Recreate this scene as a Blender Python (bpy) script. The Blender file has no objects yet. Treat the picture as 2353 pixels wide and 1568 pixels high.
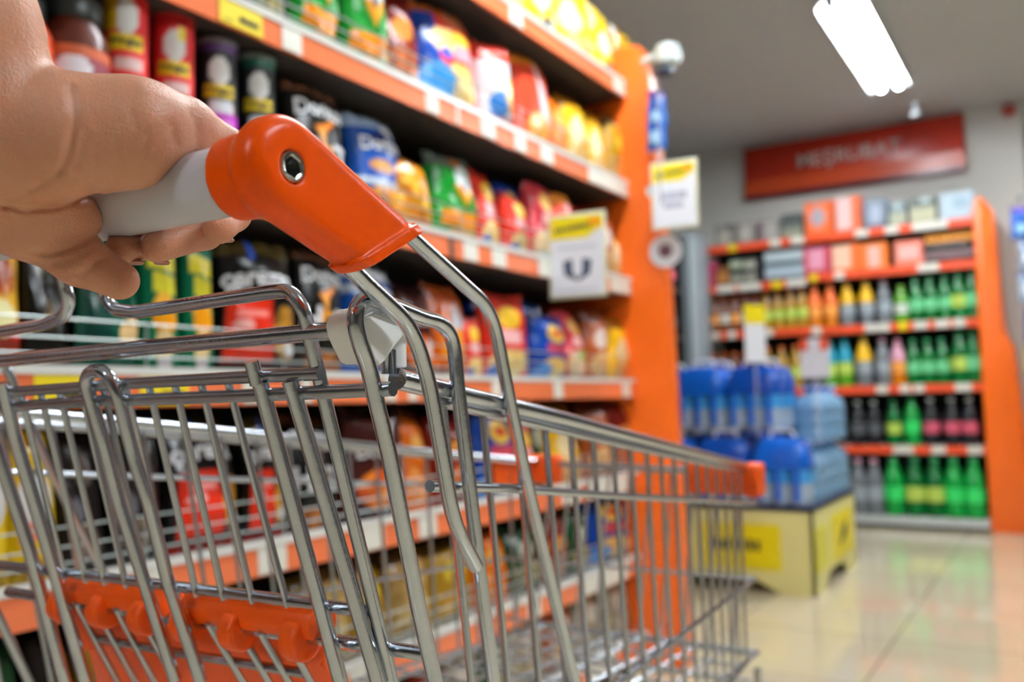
import bpy, bmesh, math, random
import numpy as np
from mathutils import Vector, Matrix

# ------------------------------------------------------------------ camera, world, exposure
sc = bpy.context.scene
COL = sc.collection
F, CX, CY, EYE = 2040.0, 1176.5, 784.0, 0.915
_dy = np.array([1278, 111, 2040.0]); _dy /= np.linalg.norm(_dy)
_dx = np.array([3276, -216, -2040.0]); _dx -= _dy * (_dx @ _dy); _dx /= np.linalg.norm(_dx)
_dz = -np.cross(_dx, _dy) if np.cross(_dx, _dy)[1] > 0 else np.cross(_dx, _dy)
MC = np.stack([_dx, _dy, _dz], 1)            # world -> (right, down, forward)
CAM = np.array([0, 0, EYE])
cam_d = bpy.data.cameras.new('camera')
cam = bpy.data.objects.new('camera', cam_d); COL.objects.link(cam)
_R = Matrix(((MC[0][0], -MC[1][0], -MC[2][0]), (MC[0][1], -MC[1][1], -MC[2][1]), (MC[0][2], -MC[1][2], -MC[2][2])))
cam.matrix_world = Matrix.Translation(Vector(CAM)) @ _R.to_4x4()
cam_d.sensor_width = 36; cam_d.lens = F / 2353 * 36
cam_d.clip_start = 0.02; cam_d.clip_end = 60
cam_d.dof.use_dof = True; cam_d.dof.focus_distance = 0.47; cam_d.dof.aperture_fstop = 5.4
sc.camera = cam
w = bpy.data.worlds.new('world'); sc.world = w; w.use_nodes = True
w.node_tree.nodes['Background'].inputs[0].default_value = (0.9, 0.95, 1, 1)
w.node_tree.nodes['Background'].inputs[1].default_value = 0.3
sc.view_settings.view_transform = 'Standard'; sc.view_settings.look = 'None'
sc.view_settings.exposure = 0.85; sc.view_settings.gamma = 1.0
sc.view_settings.use_curve_mapping = False
LAMP_STRENGTH = 45.0
rnd = random.Random(7)

# ------------------------------------------------------------------ picture-to-place helpers
def ray(px, py): return MC.T @ np.array([(px - CX) / F, (py - CY) / F, 1.0])
def at(px, py, t): return CAM + ray(px, py) * t
def onp(px, py, p0, n):
    r = ray(px, py); t = ((np.asarray(p0, float) - CAM) @ n) / (r @ n); return CAM + r * t
EXV, EYV, EZV = np.eye(3)
def y_on_x(px, x, py=905): return onp(px, py, (x, 0, 0), EXV)[1]
def x_on_y(px, y, py=900): return onp(px, py, (0, y, 0), EYV)[0]

# ------------------------------------------------------------------ colours and materials
def lin(c):
    if isinstance(c, str):
        c = c.lstrip('#'); c = [int(c[i:i + 2], 16) / 255 for i in (0, 2, 4)]
    return tuple(x / 12.92 if x <= 0.04045 else ((x + 0.055) / 1.055) ** 2.4 for x in c)
_mats = {}
def mat(name, col, rough=0.5, metal=0.0, bump=0.0, bscale=40.0, var=0.0, vscale=8.0, trans=0.0, sss=0.0, emit=0.0, coat=0.0, spec=0.5, attr=None, ior=1.45, alpha=1.0):
    if name in _mats: return _mats[name]
    m = bpy.data.materials.new(name); m.use_nodes = True; _mats[name] = m
    nt = m.node_tree; b = nt.nodes['Principled BSDF']; L = nt.links
    c = lin(col) if not attr else (1, 1, 1)
    b.inputs['Base Color'].default_value = (*c, 1)
    b.inputs['Roughness'].default_value = rough; b.inputs['Metallic'].default_value = metal
    b.inputs['Transmission Weight'].default_value = trans; b.inputs['IOR'].default_value = ior
    b.inputs['Coat Weight'].default_value = coat; b.inputs['Specular IOR Level'].default_value = spec
    b.inputs['Alpha'].default_value = alpha
    if sss:
        b.inputs['Subsurface Weight'].default_value = sss; b.inputs['Subsurface Scale'].default_value = 0.006
        b.inputs['Subsurface Radius'].default_value = (1.0, 0.35, 0.2)
    if emit:
        b.inputs['Emission Color'].default_value = (*c, 1); b.inputs['Emission Strength'].default_value = emit
    if attr:
        a = nt.nodes.new('ShaderNodeVertexColor'); a.layer_name = attr; L.new(a.outputs[0], b.inputs['Base Color'])
    tc = nt.nodes.new('ShaderNodeTexCoord')
    if var:
        n = nt.nodes.new('ShaderNodeTexNoise'); n.inputs['Scale'].default_value = vscale; n.inputs['Detail'].default_value = 4
        L.new(tc.outputs['Object'], n.inputs['Vector'])
        mx = nt.nodes.new('ShaderNodeMix'); mx.data_type = 'RGBA'
        mx.inputs[6].default_value = (*[x * (1 - var) for x in c], 1); mx.inputs[7].default_value = (*[min(1, x * (1 + var)) for x in c], 1)
        L.new(n.outputs[0], mx.inputs[0]); L.new(mx.outputs[2], b.inputs['Base Color'])
    if bump:
        n2 = nt.nodes.new('ShaderNodeTexNoise'); n2.inputs['Scale'].default_value = bscale; n2.inputs['Detail'].default_value = 3
        L.new(tc.outputs['Object'], n2.inputs['Vector'])
        bp = nt.nodes.new('ShaderNodeBump'); bp.inputs['Strength'].default_value = bump; bp.inputs['Distance'].default_value = 0.002
        L.new(n2.outputs[0], bp.inputs['Height']); L.new(bp.outputs[0], b.inputs['Normal'])
    return m

M_FOIL = mat('printed_foil', '#ffffff', rough=0.22, bump=0.7, bscale=38, attr='print', spec=0.5)
M_CARTON = mat('printed_carton', '#ffffff', rough=0.5, attr='print')
M_WIRE = mat('zinc_wire', '#c6cdd6', rough=0.15, metal=1.0, bump=0.06, bscale=300, var=0.08, vscale=60)
M_WIREM = mat('zinc_mesh_wire', '#bcc3cb', rough=0.26, metal=1.0, bump=0.05, bscale=300)
M_ORANGE = mat('orange_plastic', '#e94f00', spec=.28, rough=0.28, var=0.04, vscale=20, bump=0.03, bscale=200, sss=0.0)
M_ORANGE2 = mat('orange_seat_plastic', '#fb5c08', rough=0.38, bump=0.04, bscale=150)
M_HANDLE = mat('handle_plastic', '#d3d3dd', rough=0.22, bump=0.02, bscale=250)
M_WHITEP = mat('white_nylon', '#fbfcfb', rough=0.35, bump=0.03, bscale=200)
M_BOLT = mat('bolt_steel', '#c8c6c0', rough=0.22, metal=1.0, bump=0.1, bscale=400)
M_SOCKET = mat('socket_steel', '#6d7680', rough=0.3, metal=1.0, bump=0.1, bscale=300)
M_POST = mat('orange_paint', '#f26a18', rough=0.32, var=0.03, vscale=3)
M_SHELF = mat('shelf_steel', '#c9cdcb', rough=0.4, metal=0.0, var=0.04, vscale=5)
M_UNDER = mat('shadow_brown', '#3b3431', rough=0.6, var=0.1, vscale=4)  # brown-black carries the shadow under the shelves in the base colour
M_BACK = mat('shelf_back_panel', '#191817', rough=0.7, var=0.2, vscale=5)
M_STRIP = mat('orange_price_strip', '#ee7c4e', rough=.2, coat=.6, var=0.05, vscale=6)
M_TAGW = mat('white_price_tag', '#e4e2d6', rough=0.4, var=0.06, vscale=30)
M_TAGY = mat('yellow_price_tag', '#ecd21c', rough=0.4, var=0.05, vscale=30)
M_INK = mat('black_ink', '#2b2a2c', rough=0.6, var=0.1, vscale=40)
M_NAVY = mat('navy_ink', '#46516a', rough=0.6, var=0.1, vscale=40)
M_GREYINK = mat('grey_ink', '#9c9eb4', rough=0.6, var=0.1, vscale=40)
M_WTEXT = mat('white_ink', '#e9ebee', rough=0.35, var=0.04, vscale=30)
M_YTEXT = mat('yellow_ink', '#f4d91a', rough=0.35, var=0.04, vscale=30)
M_OTEXT = mat('orange_ink', '#f59a1e', rough=0.35, var=0.04, vscale=30)
M_PAPER = mat('sign_paper', '#e6ebf3', rough=0.35, var=0.03, vscale=10)
M_SIGNEDGE = mat('sign_frame', '#e3e2c4', rough=0.3, var=0.03, vscale=10)
M_CLEAR = mat('clear_film', '#dfe8ee', rough=0.15, trans=0.0, alpha=0.35)
M_TYRE = mat('grey_rubber', '#4c4d50', rough=0.6, var=0.1, vscale=30)

# ------------------------------------------------------------------ mesh builder
class MB:
    def __init__(s): s.v = []; s.f = []; s.mi = []; s.cur = 0
    def add(s, vs, fs):
        o = len(s.v); s.v += [tuple(map(float, p)) for p in vs]
        s.f += [tuple(i + o for i in f) for f in fs]; s.mi += [s.cur] * len(fs); return s
    def box(s, c, d, rot=None):
        vs = [np.array([x * d[0] / 2, y * d[1] / 2, z * d[2] / 2]) for x in (-1, 1) for y in (-1, 1) for z in (-1, 1)]
        if rot is not None: vs = [rot @ p for p in vs]
        vs = [p + np.array(c) for p in vs]
        return s.add(vs, [(0, 1, 3, 2), (4, 6, 7, 5), (0, 4, 5, 1), (2, 3, 7, 6), (0, 2, 6, 4), (1, 5, 7, 3)])
    def bb(s, x0, x1, y0, y1, z0, z1): return s.box(((x0 + x1) / 2, (y0 + y1) / 2, (z0 + z1) / 2), (x1 - x0, y1 - y0, z1 - z0))
    def tube(s, pts, r, n=10, fillet=0.0, closed=False):
        P = [np.array(p, float) for p in pts]
        if fillet and len(P) > 2:
            Q = [P[0]]
            for a, b, c in zip(P, P[1:], P[2:]):
                da = np.linalg.norm(a - b); dc = np.linalg.norm(c - b); k = min(fillet, da * .49, dc * .49)
                u = b + (a - b) / da * k; v = b + (c - b) / dc * k
                for i in range(7):
                    t = i / 6; Q.append((1 - t) ** 2 * u + 2 * t * (1 - t) * b + t * t * v)
            Q.append(P[-1]); P = Q
        T = []
        for i in range(len(P)):
            d = P[min(i + 1, len(P) - 1)] - P[max(i - 1, 0)]; T.append(d / (np.linalg.norm(d) + 1e-12))
        ref = np.array([0, 0, 1.0]) if abs(T[0][2]) < .9 else np.array([1.0, 0, 0])
        nrm = np.cross(T[0], ref); nrm /= np.linalg.norm(nrm)
        vs = []; fs = []
        for i, p in enumerate(P):
            nrm = nrm - T[i] * (nrm @ T[i]); nrm /= np.linalg.norm(nrm); bi = np.cross(T[i], nrm)
            rr = r[i] if hasattr(r, '__len__') else r
            for k in range(n):
                a = 2 * math.pi * k / n; vs.append(p + rr * (math.cos(a) * nrm + math.sin(a) * bi))
        for i in range(len(P) - 1):
            for k in range(n):
                fs.append((i * n + k, i * n + (k + 1) % n, (i + 1) * n + (k + 1) % n, (i + 1) * n + k))
        fs.append(tuple(range(n - 1, -1, -1))); fs.append(tuple(range((len(P) - 1) * n, len(P) * n)))
        return s.add(vs, fs)
    def lathe(s, prof, n=20, c=(0, 0, 0), axis=2):
        vs = []; fs = []
        for (r, z) in prof:
            for k in range(n):
                a = 2 * math.pi * k / n; p = [r * math.cos(a), r * math.sin(a), z]
                if axis == 0: p = [z, p[0], p[1]]
                if axis == 1: p = [p[0], z, p[1]]
                vs.append((p[0] + c[0], p[1] + c[1], p[2] + c[2]))
        for i in range(len(prof) - 1):
            for k in range(n): fs.append((i * n + k, i * n + (k + 1) % n, (i + 1) * n + (k + 1) % n, (i + 1) * n + k))
        fs.append(tuple(range(n - 1, -1, -1))); fs.append(tuple(range((len(prof) - 1) * n, len(prof) * n)))
        return s.add(vs, fs)
    def prism(s, poly, vec):
        n = len(poly); vec = np.array(vec, float); a = [np.array(p, float) for p in poly]
        return s.add(a + [p + vec for p in a], [tuple(range(n - 1, -1, -1)), tuple(range(n, 2 * n))] + [(i, (i + 1) % n, (i + 1) % n + n, i + n) for i in range(n)])
    def mesh(s, name, mats, bevel=0.0, angle=40, seg=2):
        me = bpy.data.meshes.new(name); me.from_pydata(s.v, [], s.f)
        mats = mats if isinstance(mats, (list, tuple)) else [mats]
        for m in mats: me.materials.append(m)
        if len(mats) > 1: me.polygons.foreach_set('material_index', s.mi)
        bm = bmesh.new(); bm.from_mesh(me)
        bmesh.ops.recalc_face_normals(bm, faces=bm.faces)
        if bevel: bmesh.ops.bevel(bm, geom=[e for e in bm.edges if len(e.link_faces) == 2 and e.calc_face_angle(0) > .6], offset=bevel, segments=seg, affect='EDGES', profile=.5)
        bm.to_mesh(me); bm.free()
        me.polygons.foreach_set('use_smooth', [True] * len(me.polygons)); me.set_sharp_from_angle(angle=math.radians(angle))
        return me
    def build(s, name, mats, parent=None, **k): return obj(name, s.mesh(name, mats, **k), parent)
def obj(name, me, parent=None, loc=None):
    o = bpy.data.objects.new(name, me); COL.objects.link(o)
    if parent is not None: o.parent = parent
    if loc is not None: o.location = loc
    return o
def tag(o, label, cat, group=None):
    o['label'] = label; o['category'] = cat
    if group: o['group'] = group
    return o
def thing(name, label, cat, loc=(0, 0, 0), rz=0.0, group=None):
    o = bpy.data.objects.new(name, None); COL.objects.link(o); o.location = loc; o.rotation_euler = (0, 0, rz)
    o.empty_display_size = .05
    return tag(o, label, cat, group)
def struct(o): o['kind'] = 'structure'; return o
def copy_tree(o, parent=None):
    c = o.copy(); COL.objects.link(c); c.parent = parent
    for ch in list(KIDS.get(o.name, [])): copy_tree(ch, c)
    return c
KIDS = {}
def note(o, p): KIDS.setdefault(p.name, []).append(o); return o
def text_mesh(name, s, size, m, bold=0.02, fn=None, sub=0, align='CENTER'):
    cu = bpy.data.curves.new(name, 'FONT'); cu.body = s; cu.size = size; cu.align_x = align; cu.align_y = 'CENTER'; cu.offset = bold * size; cu.resolution_u = 3
    t = bpy.data.objects.new(name, cu); me = bpy.data.meshes.new_from_object(t)
    bpy.data.objects.remove(t); bpy.data.curves.remove(cu)
    if fn is not None:
        if sub:
            bm = bmesh.new(); bm.from_mesh(me); bmesh.ops.subdivide_edges(bm, edges=bm.edges, cuts=sub); bm.to_mesh(me); bm.free()
        n = len(me.vertices); a = np.empty(n * 3, np.float32); me.vertices.foreach_get('co', a); a = a.reshape(-1, 3)
        me.vertices.foreach_set('co', np.asarray(fn(a), np.float32).ravel())
    me.materials.clear(); me.materials.append(m); me.update()
    return me
def ordinal(i): return ['first', 'second', 'third', 'fourth', 'fifth', 'sixth', 'seventh', 'eighth', 'ninth', 'tenth', 'eleventh', 'twelfth', 'thirteenth', 'fourteenth', 'fifteenth', 'sixteenth'][i]
# ------------------------------------------------------------------ room shell
CEIL = 2.95; BACKY = 7.1
def floor_mat():
    m = mat('floor_tiles', '#d6c8aa', rough=0.07, spec=0.9)
    nt = m.node_tree; b = nt.nodes['Principled BSDF']; tc = nt.nodes.new('ShaderNodeTexCoord')
    br = nt.nodes.new('ShaderNodeTexBrick'); br.offset = 0; br.inputs['Scale'].default_value = 1.0
    br.inputs['Brick Width'].default_value = .6; br.inputs['Row Height'].default_value = .6; br.inputs['Mortar Size'].default_value = .004
    br.inputs['Color1'].default_value = (*lin('#dccfb2'), 1); br.inputs['Color2'].default_value = (*lin('#d7c9ab'), 1); br.inputs['Mortar'].default_value = (*lin('#a8997e'), 1)
    nt.links.new(tc.outputs['Object'], br.inputs['Vector'])
    n = nt.nodes.new('ShaderNodeTexNoise'); n.inputs['Scale'].default_value = 3
    mx = nt.nodes.new('ShaderNodeMix'); mx.data_type = 'RGBA'; mx.blend_type = 'MULTIPLY'; mx.inputs[0].default_value = .15
    nt.links.new(tc.outputs['Object'], n.inputs['Vector']); nt.links.new(br.outputs[0], mx.inputs[6]); nt.links.new(n.outputs[1], mx.inputs[7])
    nt.links.new(mx.outputs[2], b.inputs['Base Color'])
    return m
M_WALL = mat('wall_paint', '#c6c5bf', rough=0.7, var=0.03, vscale=2)
M_CEIL = mat('ceiling_paint', '#c9ccd0', rough=0.8, var=0.03, vscale=2)
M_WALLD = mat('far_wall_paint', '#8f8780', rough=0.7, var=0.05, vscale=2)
struct(MB().bb(-6, 5, -4, 10.1, -.1, 0).build('floor', floor_mat()))
struct(MB().bb(-6, 5, -4, 10.1, CEIL, CEIL + .1).build('ceiling', M_CEIL))
struct(MB().bb(-6, -.17, BACKY, BACKY + .12, 0, CEIL).build('wall_back', M_WALL))
struct(MB().bb(-.17, 5, 10.0, 10.1, 0, CEIL).build('wall_far', M_WALLD))
struct(MB().bb(-6.1, -6, -4, 10.1, 0, CEIL).build('wall_left', M_WALL))
M_DIM = mat('darkened_wall_paint', '#6d6862', rough=.7, var=.05, vscale=2)  # unseen walls, colour darkened to lower the fill and deepen wire reflections
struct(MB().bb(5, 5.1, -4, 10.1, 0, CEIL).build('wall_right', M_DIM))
struct(MB().bb(-6, 5, -4.1, -4, 0, CEIL).build('wall_front', M_DIM))

# ceiling lamps
M_TUBE = mat('lamp_tube', '#f4faff', emit=LAMP_STRENGTH)
M_TRAY = mat('lamp_tray', '#f0f2f2', rough=0.4, var=0.02)
M_CAP = mat('lamp_cap', '#8fa0ab', rough=0.4, var=0.05)
def lamp(x, y, label):
    t = thing('ceiling_lamp', label, 'lamp', (x, y, CEIL - .0), 0, 'fluorescent ceiling lamps')
    MB().prism([(-.07, -.75, 0), (.07, -.75, 0), (.09, -.75, -.045), (.122, -.75, -.088), (.118, -.75, -.09), (.084, -.75, -.05), (-.084, -.75, -.05), (-.118, -.75, -.09), (-.122, -.75, -.088), (-.09, -.75, -.045)], (0, 1.5, 0)).build('housing', M_TRAY, t)
    for s in (-1, 1):
        MB().tube([(s * .052, -.72, -.075), (s * .052, .72, -.075)], .022, 12).build('tube', M_TUBE, t)
        for e in (-1, 1): MB().box((s * .052, e * .735, -.065), (.05, .03, .05)).build('end_cap', M_CAP, t)
    MB().lathe([(.03, 0), (.03, -.03), (.02, -.04)], 12, (0, .85, 0)).build('mounting_knob', M_CAP, t)
    return t
l0 = lamp(-.86, 5.3, 'long bright fluorescent ceiling lamp above the aisle ahead, end towards the red sign')
_p = onp(2105, 262, (0, 6.11, 0), EYV) - np.array([-.86, 5.3, CEIL])
sn = MB().lathe([(.010, .0), (.034, -.012), (.030, -.03), (.012, -.036)], 16, tuple(_p + np.array([0, 0, .018]))).build('end_sensor', mat('pale_sensor', '#9a9fa2', rough=.3, var=.05), l0)
MB().tube([_p + np.array([0, 0, .018]), _p + np.array([0, -.05, .05])], .006, 8).build('sensor_arm', M_CAP, sn); MB().lathe([(.012, -.02), (.010, -.026)], 12, tuple(_p)).build('lens', mat('slate_lens', '#3a5464', rough=.2, var=.05), sn)
for (x, y, w_) in [(-.75, 2.0, 'over the trolley'), (-.7, -2.6, 'far behind the camera over the aisle'), (1.5, 1.0, 'added for fill over the open floor at right'), (1.0, 4.9, 'added to brighten the drinks shelves, right of the visible one')]:  # last two are unseen, added for fill and to brighten floor and drinks
    lamp(x, y, 'fluorescent twin tube ceiling lamp ' + w_)

# ------------------------------------------------------------------ printed packets
def grid_uv(nu, nv):
    u, v = np.meshgrid(np.linspace(-1, 1, nu), np.linspace(0, 1, nv)); return u.ravel(), v.ravel()
def paint(ops, u, v, seed=0):
    g = np.random.RandomState(seed)
    c = np.zeros((len(u), 3)) + .5
    for op in ops:
        k = op[0]; col = np.array(lin(op[-1])) if not isinstance(op[-1], (int, float)) else None
        if k == 'fill': m = np.ones(len(u), bool)
        elif k == 'band': m = (v >= op[1] + .0) & (v <= op[2])
        elif k == 'rect': m = (u >= op[1]) & (u <= op[2]) & (v >= op[3]) & (v <= op[4])
        elif k == 'ell': m = ((u - op[1]) / op[3]) ** 2 + ((v - op[2]) / op[4]) ** 2 < 1
        elif k == 'ring': q = ((u - op[1]) / op[3]) ** 2 + ((v - op[2]) / op[4]) ** 2; m = (q < 1) & (q > .45)
        elif k == 'tri':
            (a, b, d) = op[1:4]
            def sd(p, q): return (u - q[0]) * (p[1] - q[1]) - (p[0] - q[0]) * (v - q[1])
            s1, s2, s3 = sd(a, b), sd(b, d), sd(d, a); m = ((s1 >= 0) & (s2 >= 0) & (s3 >= 0)) | ((s1 <= 0) & (s2 <= 0) & (s3 <= 0))
        elif k == 'mott':      # pile of snacks printed in two tones
            u0, u1, v0, v1, c2, c1 = op[1], op[2], op[3], op[4], op[5], op[6]
            m = ((u - (u0 + u1) / 2) / ((u1 - u0) / 2)) ** 2 + ((v - (v0 + v1) / 2) / ((v1 - v0) / 2)) ** 2 < 1
            pts = g.rand(26, 2); d = np.full(len(u), 9.); idx = np.zeros(len(u), int)
            for i, (a, b) in enumerate(pts):
                q = (u - (u0 + a * (u1 - u0))) ** 2 + 4 * (v - (v0 + b * (v1 - v0))) ** 2; idx = np.where(q < d, i, idx); d = np.minimum(d, q)
            w_ = g.rand(26)[idx][:, None]; cc = np.array(lin(c1)) * w_ + np.array(lin(c2)) * (1 - w_)
            c[m] = cc[m]; continue
        c[m] = col
    return c
def set_print(me, c):
    a = me.color_attributes.new('print', 'FLOAT_COLOR', 'POINT')
    a.data.foreach_set('color', np.concatenate([c, np.ones((len(c), 1))], 1).astype(np.float32).ravel())
def bag_surf(W, H, D, seed):
    ph = np.random.RandomState(seed).rand(8) * 6.28
    def f(u, v, side):
        e = np.clip(1 - np.abs(2 * v - 1) ** 3.2, 0, 1)
        infl = np.sqrt(np.clip(1 - np.abs(u) ** 2.6, 0, 1)) * e ** .75
        seam = np.clip((np.abs(2 * v - 1) - .55) / .45, 0, 1)
        wr = (np.sin(u * 9 + ph[0]) * .5 + np.sin(u * 17 + ph[1] + v * 5) * .3) * seam * e ** .5 * .26 + np.sin(u * 3 + v * 9 + ph[2]) * .09 * e + np.sin(v * 14 + u * 4 + ph[5]) * .05 * e + np.abs(np.sin(u * 5 + v * 6 + ph[7])) * .07 * e
        y = (infl * (1 + .6 * wr) + wr * .25) * D / 2 * side
        x = u * W / 2 * (1 - .09 * e - .13 * v ** 2.2 + .02 * np.sin(v * 11 + ph[3]) * np.sign(u))
        z = v * H + .006 * np.sin(u * 2.2 + ph[4]) * v
        return x, y + .008 * np.sin(u * 12 + ph[6]) * seam ** 3 * (1 - e), z
    return f
BAGS = {}
def bag_mesh(key, ops, W=.18, H=.25, D=.075, seed=0, texts=()):
    nu, nv = 33, 45; f = bag_surf(W, H, D, seed)
    u, v = grid_uv(nu, nv)
    vs = []; cs = []
    for side in (-1, 1):
        x, y, z = f(u, v, side); vs.append(np.stack([x, y, z], 1)); cs.append(paint(ops, u * (1 if side < 0 else -1), v, seed))
    vs = np.concatenate(vs); n = nu * nv; fs = []
    for j in range(nv - 1):
        for i in range(nu - 1):
            a = j * nu + i; q = (a, a + 1, a + nu + 1, a + nu); fs.append(q); fs.append(tuple(n + k for k in q[::-1]))
    me = bpy.data.meshes.new(key); me.from_pydata(vs.tolist(), [], fs); me.materials.append(M_FOIL)
    set_print(me, np.concatenate(cs)); me.polygons.foreach_set('use_smooth', [True] * len(me.polygons))
    parts = []
    for (s, size, cu, cv, m, sl) in texts:
        def fn(a, cu=cu, cv=cv, sl=sl):
            uu = cu + (a[:, 0]) / (W / 2 * .93); vv = cv + (a[:, 1] + sl * a[:, 0]) / H
            x, y, z = f(uu, vv, -1); return np.stack([x, y - .0022, z], 1)
        parts.append(text_mesh(key + '_lettering', s, size, m, .03, fn, 1))
    BAGS[key] = (me, parts, W, H, D)
K = '#141312'
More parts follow.
